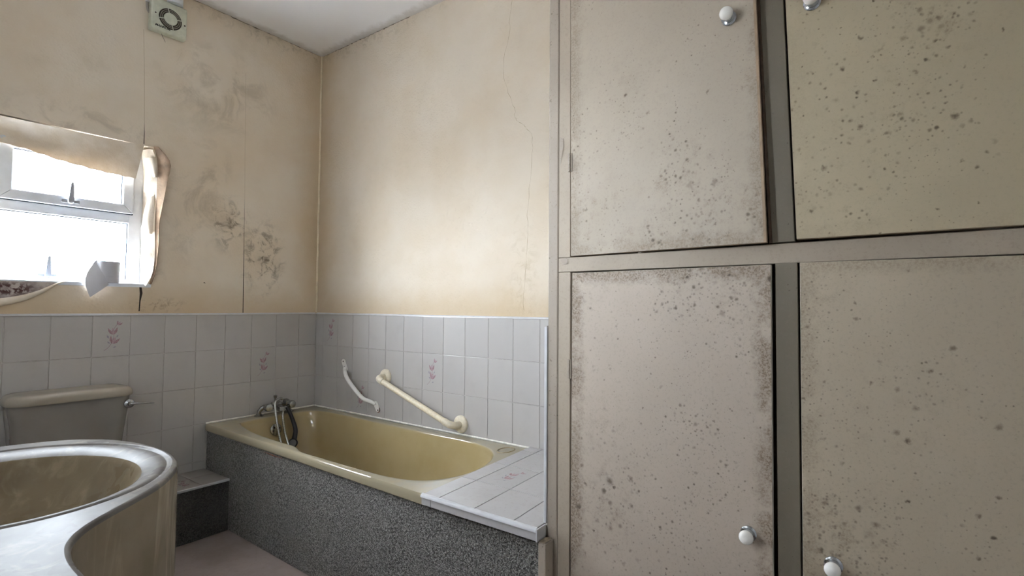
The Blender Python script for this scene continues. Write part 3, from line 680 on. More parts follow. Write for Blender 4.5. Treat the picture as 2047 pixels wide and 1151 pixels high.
for (a, c) in ((-1.722, -1.764), (-1.766, -2.186)):
    part('fascia_tile', MB().box(-0.7275, -0.7185, c, a, 0.4745, LZ-0.0075, 0.0015, 2), M['tile_ledge'], ledge)

part('end_return', MB().box(-0.7325, -0.6845, -2.1912, -2.1865, 0.4745, LZ+0.003, 0.001), M['white_plastic'], ledge)
# ------------------------------------------------------------------ carpeted step
step = thing('boxed_step', 'low grey carpeted boxing with tiled top between toilet and bath', 'boxing', (-0.83, -0.13, 0))
part('carpet_face', MB().box(-1.00, -0.662, -0.277, -0.002, 0, 0.2535, 0.002), M['carpet_step'], step, False)
for (a, c) in ((-0.663, -0.790), (-0.793, -0.998)):
    for (d, e) in ((-0.003, -0.128), (-0.131, -0.2765)):
        t = part('step_tile', MB().box(c, a, e, d, 0.2537, 0.2605, 0.0015, 2), M['tile_step'], step)
        if a < -0.7 and d < -0.1: floral(t, (-0.845, -0.195, 0.2605), (1, 0, 0), (0, 1, 0), (0, 0, 1), 0.8)
part('edge_trim', MB().box(-1.0, -0.662, -0.2835, -0.2772, 0.2490, 0.2622, 0.003, 3), M['white_plastic'], step)

# ------------------------------------------------------------------ toilet
toilet = thing('toilet', 'beige close-coupled toilet with a dusty cistern lid under the window', 'toilet', (-1.27, -0.35, 0))
def rrect(x0, x1, y0, y1, r, z, n=6):
    out = []
    for (cx_, cy_, a0) in ((x1-r, y1-r, 0), (x0+r, y1-r, PI/2), (x0+r, y0+r, PI), (x1-r, y0+r, 1.5*PI)):
        for k in range(n+1): a = a0 + (PI/2)*k/n; out.append((cx_ + math.cos(a)*r, cy_ + math.sin(a)*r, z))
    return out
b = MB(); b.loft([rrect(-1.445+s_, -1.095-s_, -0.170+s_*0.6, -0.012, 0.045, z) for s_, z in ((0.02, 0.405), (0.008, 0.412), (0.0, 0.43))] +
                 [rrect(-1.447-k*0.030, -1.093+k*0.030, -0.172-k*0.016, -0.012, 0.045, 0.43+k*0.300) for k in (0.25, 0.5, 0.75, 1.0)], True, True, True)
part('cistern', b, M['cistern'], toilet)
b = MB(); b.loft([rrect(-1.488+e_, -1.052-e_, -0.204+e_, -0.008-e_*0.2, 0.062-e_*0.5, z) for e_, z in ((0.012, 0.727), (0.002, 0.728), (0.0, 0.733), (0.0, 0.742), (0.003, 0.752), (0.010, 0.761), (0.020, 0.766), (0.034, 0.768), (0.05, 0.7685), (0.09, 0.7685))], True, True, True)
lid = part('cistern_lid', b, M['cistern_lid'], toilet, label='rounded lid with dusty specks')
b = MB().lathe([(0.021, 0), (0.021, 0.004), (0.018, 0.008), (0.010, 0.012), (0.008, 0.022)], (-1.078, -0.188, 0.690), (0, -1, 0), 20)
b.tube([(-1.078, -0.206, 0.690), (-1.060, -0.210, 0.690), (-1.035, -0.211, 0.688), (-1.005, -0.211, 0.685), (-0.985, -0.211, 0.683)], [0.006, 0.0055, 0.0038, 0.003, 0.0035], 10)
part('flush_lever', b, M['chrome'], toilet, label='chrome flush lever')
b = MB().lathe([(0.012, 0), (0.012, 0.02), (0.009, 0.03)], (-1.462, -0.1, 0.53), (-1, 0, 0), 14); part('inlet_valve', b, M['chrome'], toilet)
def oval(cx_, cy_, rx, ry, z, n=28): return [(cx_ + math.cos(2*PI*k/n)*rx, cy_ + math.sin(2*PI*k/n)*ry, z) for k in range(n)]
b = MB(); b.loft([oval(-1.27, -0.30, 0.10, 0.19, 0), oval(-1.27, -0.30, 0.10, 0.19, 0.02), oval(-1.27, -0.30, 0.085, 0.17, 0.12), oval(-1.27, -0.36, 0.12, 0.22, 0.25), oval(-1.27, -0.40, 0.165, 0.265, 0.36), oval(-1.27, -0.405, 0.175, 0.275, 0.395), oval(-1.27, -0.405, 0.14, 0.235, 0.397), oval(-1.27, -0.40, 0.11, 0.19, 0.30), oval(-1.27, -0.37, 0.06, 0.09, 0.20)], True, True, True)
b.loft([rrect(-1.43, -1.11, -0.20, -0.012, 0.03, z) for z in (0.36, 0.404)], True, True, True)
part('pan', b, M['cistern'], toilet)
b = MB(); b.loft([oval(-1.27, -0.415, 0.182, 0.265, 0.399), oval(-1.27, -0.415, 0.186, 0.270, 0.410), oval(-1.27, -0.415, 0.176, 0.260, 0.420), oval(-1.27, -0.415, 0.10, 0.18, 0.424)], True, True, True)
part('seat_lid', b, M['cistern'], toilet)

# ------------------------------------------------------------------ vanity with moulded basin
DZ = 0.74
van = thing('vanity_basin', 'moulded marble vanity top with oval basin and deep curved skirt', 'basin', (-1.75, -1.8, 0))
edge_pts = [(-1.79, -0.972), (-1.70, -0.966), (-1.63, -0.970), (-1.575, -0.985), (-1.515, -1.013), (-1.467, -1.055), (-1.416, -1.131), (-1.386, -1.229), (-1.374, -1.341), (-1.380, -1.439), (-1.404, -1.535), (-1.446, -1.612), (-1.500, -1.680), (-1.564, -1.736), (-1.612, -1.775), (-1.652, -1.810), (-1.682, -1.846), (-1.702, -1.884), (-1.712, -1.920), (-1.718, -1.960), (-1.721, -2.01), (-1.722, -2.10)]
ed = [p.to_2d() for p in cr_spline([(x, y, 0) for x, y in edge_pts], 5)]
out2 = [Vector((XL+0.003, -0.972))] + [Vector((XL+0.003 + (-1.79-XL-0.003)*k/6, -0.972)) for k in range(1, 6)] + ed + [Vector((-1.722, -2.10 - 0.09*k)) for k in range(1, 8)] + [Vector((XL+0.003, -2.73))]
def off2(P, d):
    n = len(P); o = []
    for i in range(n):
        a, b2, c2 = P[i-1], P[i], P[(i+1) % n]; t = ((b2-a).normalized() + (c2-b2).normalized()); t = t.normalized() if t.length > 1e-9 else (c2-b2).normalized()
        nn = Vector((-t.y, t.x)); o.append(b2 + nn*d)
    return o
# orientation: make `inward` positive
area = sum(out2[i].x*out2[(i+1) % len(out2)].y - out2[(i+1) % len(out2)].x*out2[i].y for i in range(len(out2)))
sg = 1 if area > 0 else -1
def offin(d): return [Vector((max(q.x, XL+0.003), q.y)) for q in off2(out2, sg*d)]
def R3(P, z): return [(q.x, q.y, z) for q in P]
b = MB()
b.loft([R3(offin(0.018), 0.462), R3(offin(0.006), 0.462), R3(offin(0.0), 0.468), R3(offin(0.0), DZ-0.009)], True)
part('skirt', b, M['skirt'], van, label='streaked beige curved skirt')
b = MB()
b.loft([R3(offin(0.0), DZ-0.009), R3(offin(0.0), DZ-0.008), R3(offin(0.0015), DZ-0.003), R3(offin(0.005), DZ-0.0006), R3(offin(0.009), DZ)], True)
NG = 96; gc = (-1.700, -1.372)
def ell(rx, ry, c_, z, dn=0): return [(c_[0] + math.cos(2*PI*k/NG)*rx, c_[1] + math.sin(2*PI*k/NG)*ry, z) for k in range(NG)]
hole = [Vector((x, y, 0)) for x, y, z in ell(0.318, 0.350, gc, 0)]
outer = [Vector((q.x, q.y, 0)) for q in offin(0.009)]
tris = tessellate_polygon([outer, hole]); allp = outer + hole
b.add([(p.x, p.y, DZ) for p in allp], [t if (allp[t[1]]-allp[t[0]]).cross(allp[t[2]]-allp[t[0]]).z > 0 else tuple(reversed(t)) for t in tris])
bc = (-1.692, -1.395)
def lerp_c(t): return (gc[0]+(bc[0]-gc[0])*t, gc[1]+(bc[1]-gc[1])*t)
b.loft([ell(0.318, 0.350, gc, DZ), ell(0.314, 0.346, gc, DZ-0.0012), ell(0.310, 0.342, gc, DZ-0.0045), ell(0.306, 0.338, gc, DZ-0.0050), ell(0.302, 0.334, gc, DZ-0.0022), ell(0.297, 0.329, gc, DZ-0.0008),
        ell(0.280, 0.313, lerp_c(0.3), DZ-0.002), ell(0.255, 0.292, lerp_c(0.7), DZ-0.006), ell(0.238, 0.279, bc, DZ-0.012)], True)
part('countertop', b, M['marble'], van)
b = MB(); b.loft([ell(0.238, 0.279, bc, DZ-0.012), ell(0.232, 0.273, bc, DZ-0.017), ell(0.227, 0.268, bc, DZ-0.027), ell(0.218, 0.258, bc, DZ-0.050), ell(0.20, 0.235, bc, DZ-0.085), ell(0.17, 0.195, bc, DZ-0.118), ell(0.12, 0.135, bc, DZ-0.138), ell(0.05, 0.055, bc, DZ-0.146), ell(0.022, 0.022, bc, DZ-0.148)], True, False, True)
part('bowl', b, M['bowl'], van, label='dirty beige oval bowl')
b = MB().lathe([(0.024, 0), (0.022, 0.003), (0.014, 0.001), (0.010, -0.002)], (bc[0], bc[1], DZ-0.1475), (0, 0, 1), 20); part('waste_outlet', b, M['dull_chrome'], van)
b = MB()
b.lathe([(0.026, 0), (0.026, 0.006), (0.018, 0.012), (0.016, 0.05), (0.020, 0.055), (0.024, 0.060), (0.024, 0.085), (0.018, 0.095), (0.004, 0.098)], (-2.075, -1.36, DZ), (0, 0, 1), 18)
b.tube([(-2.06, -1.36, DZ+0.035), (-2.02, -1.36, DZ+0.045), (-1.98, -1.36, DZ+0.042), (-1.96, -1.36, DZ+0.030)], [0.012, 0.011, 0.010, 0.010], 12)
part('tap', b, M['chrome'], van)
b = MB(); b.loft([[( -1.80 + math.cos(2*PI*k/40)*0.19, -1.40 + math.sin(2*PI*k/40)*0.22, z) for k in range(40)] for z in (0, 0.458)], True, True, True); b.box(XL+0.004, -1.86, -2.70, -1.45, 0, 0.458, 0.003)
part('base_cabinet', b, M['cistern'], van)

# ------------------------------------------------------------------ bath mixer and shower
mix = thing('bath_mixer_tap', 'limescaled chrome bath mixer tap on the rim by the window wall', 'tap', (-0.30, -0.055, RZ))
b = MB()
for x in (-0.392, -0.205):
    b.lathe([(0.026, 0), (0.026, 0.004), (0.019, 0.008), (0.015, 0.012)], (x, -0.048, RZ+0.0006), (0, 0, 1), 18)
    b.tube([(x, -0.048, RZ+0.008), (x, -0.050, RZ+0.028), (x+(0.012 if x < -0.3 else -0.012), -0.056, RZ+0.045), (x+(0.030 if x < -0.3 else -0.030), -0.062, RZ+0.052)], [0.013, 0.0125, 0.013, 0.014], 12)
b.tube([(-0.375, -0.062, RZ+0.052), (-0.222, -0.062, RZ+0.052)], 0.0135, 14)
b.lathe([(0.0135, -0.03), (0.021, -0.024), (0.022, 0.0), (0.021, 0.024), (0.0135, 0.03)], (-0.298, -0.062, RZ+0.052), (1, 0, 0), 18)
part('mixer_body', b, M['dull_chrome'], mix)
for x in (-0.367, -0.222):
    b = MB().lathe([(0.011, 0), (0.011, 0.022), (0.019, 0.028), (0.0215, 0.034), (0.0215, 0.056), (0.019, 0.061), (0.008, 0.063)], (x, -0.066, RZ+0.052), (-0.1, -1, 0.05), 18)
    part('tap_handle', b, M['dull_chrome'], mix)
b = MB().lathe([(0.006, 0), (0.006, 0.022), (0.010, 0.030), (0.011, 0.040), (0.007, 0.043)], (-0.300, -0.058, RZ+0.068), (0, 0, 1), 14); part('diverter_knob', b, M['dull_chrome'], mix)
b = MB().hexa([(-0.318, -0.075, RZ+0.060), (-0.278, -0.075, RZ+0.060), (-0.280, -0.135, RZ+0.050), (-0.316, -0.135, RZ+0.050), (-0.318, -0.075, RZ+0.036), (-0.278, -0.075, RZ+0.036), (-0.280, -0.138, RZ+0.022), (-0.316, -0.138, RZ+0.022)], 0.004, 2); part('spout', b, M['dull_chrome'], mix)
b = MB().hexa([(-0.262, -0.074, RZ+0.086), (-0.234, -0.074, RZ+0.086), (-0.234, -0.112, RZ+0.078), (-0.262, -0.112, RZ+0.078), (-0.262, -0.074, RZ+0.060), (-0.234, -0.074, RZ+0.060), (-0.234, -0.112, RZ+0.056), (-0.262, -0.112, RZ+0.056)], 0.003, 2); part('handset_cradle', b, M['dull_chrome'], mix)
sh = thing('shower_hose', 'ribbed chrome shower hose with black handset dangling into the bathtub', 'shower', (-0.31, -0.14, 0.30))
hp = cr_spline([(-0.274, -0.086, RZ+0.088), (-0.294, -0.100, RZ+0.094), (-0.334, -0.118, RZ+0.078), (-0.342, -0.142, RZ+0.012), (-0.342, -0.165, 0.44), (-0.338, -0.195, 0.36), (-0.325, -0.245, 0.27), (-0.308, -0.255, 0.24), (-0.298, -0.240, 0.29), (-0.304, -0.180, 0.40), (-0.308, -0.158, RZ-0.01), (-0.303, -0.150, RZ+0.030)], 16)
part('hose', MB().tube(hp, [0.0068 + 0.0011*(i % 2) for i in range(len(hp))], 10), M['dull_chrome'], sh)
hd = cr_spline([(-0.258, -0.116, RZ+0.040), (-0.252, -0.134, RZ+0.010), (-0.236, -0.152, 0.450), (-0.236, -0.172, 0.410), (-0.250, -0.188, 0.372), (-0.262, -0.196, 0.350)], 5)
b = MB().tube(hd, [0.0105 + 0.006*(i/len(hd))**1.5 for i in range(len(hd))], 14)
b.lathe([(0.018, -0.012), (0.026, -0.006), (0.027, 0.004), (0.022, 0.010)], (-0.266, -0.200, 0.345), (-0.5, -0.55, 0.15), 18)
part('handset', b, M['black_plastic'], sh, label='black plastic shower handset')
part('spray_plate', MB().lathe([(0.020, 0.010), (0.019, 0.013), (0.004, 0.0135)], (-0.266, -0.200, 0.345), (-0.5, -0.55, 0.15), 18), simple('grey_spray_plate', '4a4a4c', 0.4), sh)

# ------------------------------------------------------------------ grab rails
r1 = thing('grab_rail', 'thin white metal grab rail bent at both ends, nearest the tap end', 'grab rail', (-0.01, -0.46, 0.68), 'grab rails on the tiled wall')
tp = cr_spline([(-0.008, -0.318, 0.764), (-0.022, -0.336, 0.752), (-0.044, -0.372, 0.742), (-0.052, -0.398, 0.718), (-0.053, -0.440, 0.682), (-0.053, -0.520, 0.628), (-0.048, -0.560, 0.606), (-0.024, -0.588, 0.592), (-0.008, -0.606, 0.578)], 6)
part('rail', MB().tube(tp, [0.009 + 0.0028*math.sin(PI*i/(len(tp)-1))**0.4 for i in range(len(tp))], 14), M['white_enamel'], r1)
def plate(a, c, wd):
    a, c = Vector(a), Vector(c); d = (c-a).normalized(); sd = d.cross(Vector((-1, 0, 0))).normalized(); q = []
    for k in range(9): an = -PI/2 + PI*k/8; q.append(c + d*math.cos(an)*wd + sd*math.sin(an)*wd)
    for k in range(9): an = PI/2 + PI*k/8; q.append(a + d*math.cos(an)*wd + sd*math.sin(an)*wd)
    return MB().loft([[p + Vector((x, 0, 0)) for p in q] for x in (-0.0005, -0.007)], True, True, True)
for (a, c, s1, s2) in (((0, -0.300, 0.802), (0, -0.322, 0.758), (0, -0.301, 0.803), (0, -0.313, 0.770)), ((0, -0.604, 0.580), (0, -0.626, 0.550), (0, -0.606, 0.580), (0, -0.630, 0.546))):
    p_ = part('end_plate', plate(a, c, 0.015), M['white_enamel'], r1)
    for q in (s1, s2): part('screw', MB().lathe([(0.0045, 0.0065), (0.004, 0.0085), (0.001, 0.009)], q, (-1, 0, 0), 12), M['screw'], p_)
p_rust = MB().tube([(-0.006, -0.640, 0.560), (-0.007, -0.644, 0.548), (-0.006, -0.638, 0.536), (-0.006, -0.628, 0.534)], 0.0022, 6)
part('rust_edge', p_rust, M['rust'], r1, label='rusty rim of the lower end')
r2_ = thing('grab_rail', 'thick cream plastic grab rail with round wall flanges, sloping down the wall', 'grab rail', (-0.01, -0.97, 0.64), 'grab rails on the tiled wall')
fA, fB = Vector((0, -0.688, 0.742)), Vector((0, -1.260, 0.5520))
for f_ in (fA, fB):
    part('wall_flange', MB().lathe([(0.044, 0.0), (0.044, 0.007), (0.041, 0.012), (0.033, 0.015), (0.021, 0.016)], f_, (-1, 0, 0), 30), M['cream_plastic'], r2_)
bd = (fB-fA).normalized(); X = Vector((-1, 0, 0))
part('rail', MB().tube([fA + X*0.068 + bd*0.042, fB + X*0.068 - bd*0.052], 0.0155, 18), simple('cream_rail_ribbed', 'ded2b8', 0.4, nscale=120, namt=0.12), r2_, label='slightly yellower straight bar')
for f_, s_ in ((fA, 1), (fB, -1)):
    pth = [f_ + X*0.010, f_ + X*0.035, f_ + X*0.050 + bd*s_*0.004, f_ + X*0.062 + bd*s_*0.014, f_ + X*0.068 + bd*s_*0.030, f_ + X*0.068 + bd*s_*0.056]
    part('elbow', MB().tube(cr_spline(pth, 4), 0.0180, 18), M['cream_plastic'], r2_)

# ------------------------------------------------------------------ toilet roll on the sill
roll = thing('toilet_roll', 'white toilet roll standing on the window sill with a loose sheet', 'toilet roll', (-1.118, 0.045, 1.246))
b = MB().lathe([(0.020, 0.0), (0.049, 0.0), (0.051, 0.003), (0.0515, 0.05), (0.053, 0.098), (0.052, 0.101), (0.020, 0.101), (0.020, 0.0)], (-1.118, 0.030, 1.2465), (0, 0, 1), 40)
part('paper_roll', b, M['tissue'], roll)
part('card_core', MB().lathe([(0.0202, 0.001), (0.0202, 0.1005), (0.018, 0.1005), (0.018, 0.001)], (-1.118, 0.030, 1.2465), (0, 0, 1), 20), M['card'], roll)
rows = []
for i in range(9):
    u = i/8; row = []
    a = Vector((-1.165, 0.006, 1.352)).lerp(Vector((-1.192, -0.020, 1.175)), u); c_ = Vector((-1.160, 0.003, 1.350)).lerp(Vector((-1.122, -0.022, 1.236)), u)
    for j in range(6):
        q = a.lerp(c_, j/5); q.y += 0.004*math.sin(4*u + 2.5*j/5) - 0.006*math.sin(PI*j/5)*u; q.x -= 0.028*math.sin(PI*u)*(1-j/5); row.append(q)
    rows.append(row)
part('loose_sheet', MB().sheet(rows, 0.0006), M['tissue'], roll)
b = MB()
for k in range(26):
    a = -PI*0.95 + PI*0.9*k/25
    for z in (1.275, 1.3445): b.box(-1.118+math.cos(a)*0.0522-0.0012, -1.118+math.cos(a)*0.0522+0.0012, 0.030+math.sin(a)*0.0522-0.0008, 0.030+math.sin(a)*0.0522+0.0008, z-0.0005, z+0.0005)
part('perforation_line', b, simple('perforation_grey', 'a5a7ad', 0.9), roll, False)['kind'] = 'stuff'  # grey dashes marking the perforation

# ------------------------------------------------------------------ extractor fan
fan = thing('extractor_fan', 'square yellowed extractor fan with grimy round grille high on the wall', 'fan', (-0.911, 0.0, 2.53))
FYY = -0.040
part('housing', MB().box(-0.992, -0.828, FYY, PY-0.0005, 2.534, 2.700, 0.008, 3), M['fan_plastic'], fan)
fc = Vector((-0.907, FYY, 2.612))
part('grille_recess', MB().lathe([(0.053, -0.004), (0.053, 0.0006), (0.026, 0.0012)], fc, (0, -1, 0), 32), M['fan_dirt'], fan, label='dark grime filled ring of the grille')
part('grille_cap', MB().lathe([(0.031, 0.0), (0.031, 0.005), (0.028, 0.008), (0.010, 0.0095)], fc, (0, -1, 0), 32), M['fan_plastic'], fan)
def torus(c, R, r): return [Vector((c[0]+math.cos(2*PI*k/32)*R, c[1], c[2]+math.sin(2*PI*k/32)*R)) for k in range(33)]
for R_ in (0.038, 0.0455): part('grille_ring', MB().tube(torus(fc + Vector((0, -0.003, 0)), R_, 0), 0.0018, 6, False), simple('grille_plastic_grey', '8d8778', 0.5), fan)
for an in (0.25, 0.25+PI/2, 0.25+PI, 0.25+1.5*PI):
    d = Vector((math.cos(an), 0, math.sin(an))); part('grille_spoke', MB().tube([fc + d*0.029 + Vector((0, -0.004, 0)), fc + d*0.053 + Vector((0, -0.003, 0))], 0.0022, 6), M['fan_plastic'], fan)
for q in ((-0.974, FYY, 2.618), (-0.840, FYY, 2.608)): part('screw', MB().lathe([(0.004, -0.001), (0.004, 0.0008), (0.001, 0.001)], q, (0, -1, 0), 10), M['screw'], fan)
tx = bpy.data.curves.new('maker_name', 'FONT'); tx.body = 'MANROSE'; tx.size = 0.0155; tx.extrude = 0.0002; tx.offset = 0.0006; tx.shear = 0.25; tx.space_character = 0.95
to = bpy.data.objects.new('maker_name_tmp', tx); COL.objects.link(to)
dg = bpy.context.evaluated_depsgraph_get(); tm = bpy.data.meshes.new_from_object(to.evaluated_get(dg)); bpy.data.objects.remove(to)
tm.name = 'lettering'; tm.materials.clear(); tm.materials.append(M['print_black'])
for v in tm.vertices: x, y, z = v.co; v.co = (x, -z, y)
lt = bpy.data.objects.new('lettering', tm); COL.objects.link(lt); lt.parent = fan; lt.location = Vector((-0.975, FYY-0.0003, 2.553)) - WL[fan.name]; lt['label'] = 'black maker name printed on the housing'
cab = cr_spline([(-0.998, -0.001, H-0.005), (-0.998, -0.001, 2.72), (-0.998, -0.001, 2.62+0.06), (-1.000, -0.003, 2.66), (-0.997, -0.004, 2.635), (-0.988, -0.006, 2.62)], 5)
part('power_cable', MB().tube(cab, 0.0055, 10), simple('grey_cable', 'aba59b', 0.5), fan, label='grey cable running up to the ceiling')
part('cable_clip', MB().box(-1.006, -0.990, -0.009, PY-0.0005, 2.672, 2.680, 0.002, 2), M['white_plastic'], fan)
part('outlet_duct', MB().lathe([(0.036, 0), (0.036, 0.088)], (-0.885, -0.036+0.005, 2.7005), (0, 0, 1), 24), M['upvc'], fan, label='white round duct stub above the housing')
part('loose_wire', MB().tube(cr_spline([(-0.935, -0.012, 2.535), (-0.930, -0.010, 2.522), (-0.921, -0.006, 2.512), (-0.914, -0.004, 2.500)], 4), 0.0009, 5), M['black_plastic'], fan)

# ------------------------------------------------------------------ built-in cupboard
FX = -0.680
cup = thing('fitted_cupboard', 'tall fitted cupboard with four mould-spotted cream doors and white knobs', 'cupboard', (-0.34, -2.82, 0))
YE = -3.47
def fr(nm, q, x0=FX, th=0.022, mat='paint_frame', bev=0.0012, lab=None):
    """board in the cupboard face from 4 (y,z) corners"""
    return part(nm, MB().hexa([(x0, y, z) for y, z in q] + [(x0+th, y, z) for y, z in q], bev), M[mat], cup, False, label=lab)
fr('edge_board', [(-2.192, 0), (-2.226, 0), (-2.226, H-0.002), (-2.192, H-0.002)], FX-0.001, 0.05, 'paint_strip', 0.003)
fr('side_panel', [(-2.188, 0), (-2.2, 0), (-2.2, H-0.002), (-2.188, H-0.002)], FX+0.045, 0.63, 'paint_strip')
fr('stile', [(-2.2275, 0), (-2.2655, 0), (-2.2670, 1.2465), (-2.2275, 1.2465)])
fr('stile', [(-2.2275, 1.2895), (-2.2665, 1.2895), (-2.2630, H-0.002), (-2.2275, H-0.002)])
fr('rail', [(-2.2275, 1.2475), (-2.2275, 1.2885), (YE, 1.2980), (YE, 1.2485)], mat='paint_frame')
fr('mullion', [(-2.800, 0.09), (-2.845, 0.09), (-2.8465, 1.2505), (-2.802, 1.2490)], mat='paint_mid', lab='greener-grey post between the lower doors')
fr('mullion', [(-2.796, 1.2955), (-2.8425, 1.2965), (-2.808, 2.40), (-2.756, 2.40)], mat='paint_mid', lab='greener-grey post between the upper doors')
fr('stile', [(-3.38, 0), (YE, 0), (YE, H-0.002), (-3.38, H-0.002)], FX+0.0005)
fr('plinth', [(-2.2275, 0), (YE, 0), (YE, 0.09), (-2.2275, 0.09)], FX+0.012)
fr('top_rail', [(-2.2275, 2.40), (YE, 2.40), (YE, H-0.002), (-2.2275, H-0.002)], FX+0.0008)
part('shelf', MB().box(-0.64, -0.015, YE, -2.205, 1.255, 1.275), M['door_edge'], cup, False)
part('divider', MB().box(-0.64, -0.015, -2.83, -2.81, 0.02, 2.42), M['door_edge'], cup, False)
part('paint_flake', MB().add([(FX-0.0006, -2.2285, 1.65), (FX-0.0022, -2.243, 1.642), (FX-0.0022, -2.2445, 1.617), (FX-0.0018, -2.240, 1.603), (FX-0.0006, -2.236, 1.575), (FX-0.0006, -2.2285, 1.556)], [(0, 1, 2, 3, 4, 5)]), M['paint_strip'], cup, False, label='flaking paint on the left stile')
part('paint_flake', MB().add([(FX-0.0006, -2.230, 1.2885), (FX-0.0020, -2.258, 1.287), (FX-0.0020, -2.259, 1.272), (FX-0.0012, -2.246, 1.268)], [(0, 1, 2, 3)]), M['paint_strip'], cup, False, label='paler paint chip at the rail end')

def door(q, th, mat, seams):
    """q: four front corners bottom-left, bottom-right, top-right, top-left as (x,y,z)"""
    b = MB(); N = 8; rows_f = []
    bm_pts = [Vector(p) for p in q]
    b.hexa(bm_pts + [p + Vector((th, 0, 0)) for p in bm_pts], 0.0016, 2)
    for i, f in enumerate(b.f):
        pts = [b.v[k] for k in f]; nn = (pts[1]-pts[0]).cross(pts[2]-pts[0])
        if nn.length > 0 and abs(nn.normalized().x) < 0.5: b.mi[i] = 1
    return part('door', b, [mat, seams], cup, label=None)
d_ul = paint('upper_left_door_paint', 'b0a494', 2.0, (-2.27, -2.787, 1.292, 2.6), 1.35, 0.7, edge=0.6, masks=(
    ((-0.70, -2.34, 1.42), 0.16, 0.8), ((-0.70, -2.57, 1.48), 0.17, 0.8), ((-0.70, -2.68, 1.36), 0.20, 1.0), ((-0.70, -2.50, 1.31), 0.14, 0.9), ((-0.70, -2.36, 1.60), 0.12, 0.4), ((-0.70, -2.45, 1.72), 0.2, 0.35)))
d_ur = paint('upper_right_door_paint', 'b9ac92', 3.3, (-2.85, -3.36, 1.30, 2.6), 1.5, 0.4, edge=0.12, masks=(  # base holds the yellow cast of the light on this door
    ((-0.69, -3.10, 1.72), 0.12, 0.9), ((-0.69, -2.93, 1.38), 0.13, 0.7), ((-0.69, -3.0, 1.55), 0.2, 0.4)))
d_ll = paint('lower_left_door_paint', 'b8ab9d', 5.1, (-2.277, -2.793, 0.10, 1.245), 1.6, 1.0, edge=1.0, masks=(
    ((-0.69, -2.34, 0.60), 0.20, 1.0), ((-0.69, -2.60, 1.23), 0.16, 0.6), ((-0.69, -2.74, 1.18), 0.13, 0.8), ((-0.69, -2.33, 1.22), 0.10, 0.7), ((-0.69, -2.36, 0.78), 0.2, 0.5)))
d_lr = paint('lower_right_door_paint', 'b9ac98', 6.4, (-2.853, -3.36, 0.10, 1.252), 1.55, 0.8, edge=0.45, masks=(
    ((-0.69, -2.92, 0.66), 0.15, 1.1), ((-0.69, -2.88, 1.15), 0.14, 0.5), ((-0.69, -3.0, 0.9), 0.3, 0.3)))
EDG = simple('door_edge_tan', 'a08a72', 0.6, nscale=40, namt=0.2)
EDL = simple('door_edge_pale', 'c4bdb2', 0.5, nscale=40, namt=0.1)
D1 = door([(-0.684, -2.2705, 1.2920), (-0.712, -2.7895, 1.2945), (-0.700, -2.7540, 2.385), (-0.684, -2.2660, 2.385)], 0.018, d_ul, EDG)
D2 = door([(-0.699, -2.8480, 1.2985), (-0.686, -3.3760, 1.3005), (-0.686, -3.3760, 2.385), (-0.692, -2.8150, 2.385)], 0.018, d_ur, EDG)
D3 = door([(-0.684, -2.2715, 0.100), (-0.690, -2.7905, 0.100), (-0.690, -2.7945, 1.2455), (-0.684, -2.2750, 1.2435)], 0.018, d_ll, EDL)
D4 = door([(-0.692, -2.8500, 0.100), (-0.686, -3.3760, 0.100), (-0.686, -3.3760, 1.2440), (-0.690, -2.8525, 1.2475)], 0.018, d_lr, EDL)
part('edge_lipping', MB().hexa([(-0.7125, -2.7900, 1.2945), (-0.7125, -2.7845, 1.2945), (-0.7005, -2.7490, 2.385), (-0.7005, -2.7545, 2.385), (-0.700, -2.7900, 1.2945), (-0.700, -2.7845, 1.2945), (-0.690, -2.7490, 2.385), (-0.690, -2.7545, 2.385)]), EDG, D1, False, label='bare tan board edge')
fr('stop_bead', [(-2.7895, 1.2955), (-2.7965, 1.2955), (-2.7565, 2.40), (-2.7495, 2.40)], FX-0.0005, 0.012, 'door_edge_brown', lab='brown unpainted edge of the post')
D1['label'] = 'upper left door standing ajar, brown mould along its bottom'; D2['label'] = 'upper right door, yellow light cast in its paint, with black mould specks'
D3['label'] = 'lower left door with a grubby brown border'; D4['label'] = 'shaded lower right door with mould by its knob'
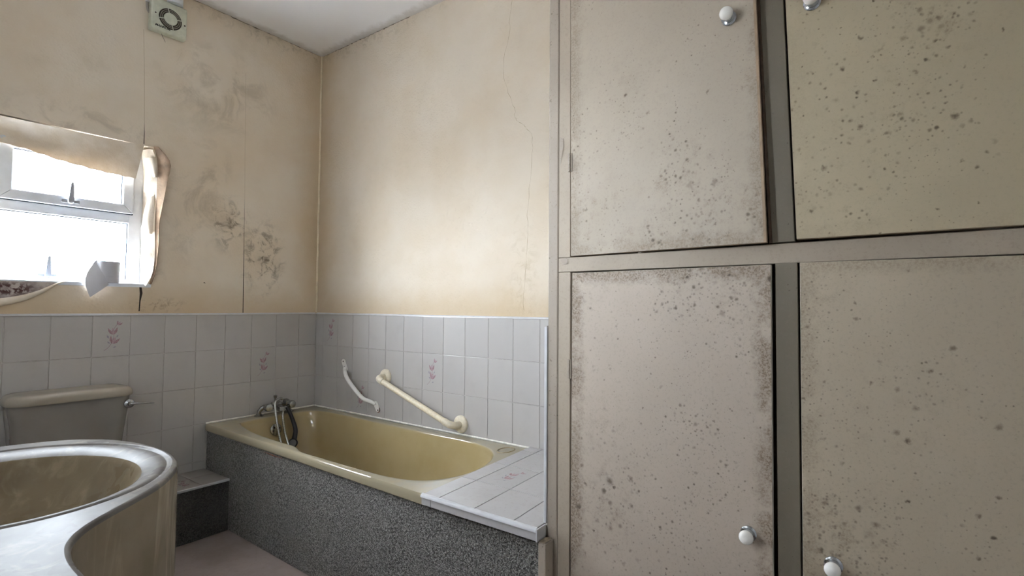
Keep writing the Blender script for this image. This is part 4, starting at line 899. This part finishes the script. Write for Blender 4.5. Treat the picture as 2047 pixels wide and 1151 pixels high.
for D, x, y, z in ((D1, -0.706, -2.712, 1.838), (D2, -0.6955, -2.884, 1.822), (D3, -0.6895, -2.742, 0.628), (D4, -0.6915, -2.908, 0.606)):
    part('knob_rose', MB().lathe([(0.0175, -0.001), (0.0175, 0.0015), (0.0150, 0.0035), (0.0125, 0.004), (0.0125, 0.0055), (0.0085, 0.007)], (x, y, z), (-1, 0, 0), 24), M['chrome'], D, label='chrome back plate')
    part('knob', MB().lathe([(0.0080, 0.004), (0.0072, 0.010), (0.0095, 0.014), (0.0135, 0.019), (0.0155, 0.025), (0.0155, 0.029), (0.0135, 0.034), (0.009, 0.0378), (0.003, 0.0392)], (x, y, z), (-1, 0, 0), 24), M['ceramic_knob'], D, label='white ceramic knob')
for D, zz in ((D1, 1.565), (D3, 0.968)):
    h = MB().box(FX-0.0072, FX-0.0055, -2.2745, -2.2610, zz-0.027, zz+0.027, 0.0004); 
    for k in range(5): h.lathe([(0.0032, 0.0003), (0.0032, 0.0102)], (FX-0.0085, -2.2680, zz-0.0268+k*0.0107), (0, 0, 1), 10)
    part('hinge', h, M['paint_strip'], D, label='painted-over butt hinge')

# white corner trim on the front edge of the tiled cupboard side, and the tiles it edges
struct(part('trim_3', MB().box(-0.6840, -0.674, -2.1915, -2.1815, 0.512, 1.0865, 0.002, 2), M['white_plastic']))
for row in range(3):
    for k in range(5):
        x1 = -0.008 - k*0.15; x0 = max(x1-0.15, -0.677); zc = 1.09-(row+0.5)*TH
        bq = tile_mesh('side_tile', x1-x0, TH-(0.022 if row == 2 else 0), 0.005, 'y', M['tile'])
        put('side_tile', bq, ((x0+x1)/2, -2.1865, zc + (0.011 if row == 2 else 0)), cup)

# painted batten closing the bath panel
post = MB().box(-0.7245, -0.6825, -2.2155, -2.1895, 0, 0.4735, 0.002, 1)
bt = part('batten', post, M['paint_strip'], None, False, org=(-0.70, -2.20, 0)); tag(bt, 'short painted wooden batten with chipped top beside the bath panel end', 'batten')
part('chipped_top', MB().add([(-0.7235, -2.1900, 0.4738), (-0.7235, -2.2090, 0.4738), (-0.712, -2.2150, 0.4775), (-0.690, -2.2150, 0.4795), (-0.6835, -2.205, 0.4760), (-0.6835, -2.1905, 0.4742), (-0.70, -2.198, 0.4800)],
     [(0, 1, 6), (1, 2, 6), (2, 3, 6), (3, 4, 6), (4, 5, 6), (5, 0, 6)]), M['chipped'], bt, False, label='splintered bare wood top')
bpy.context.view_layer.update()
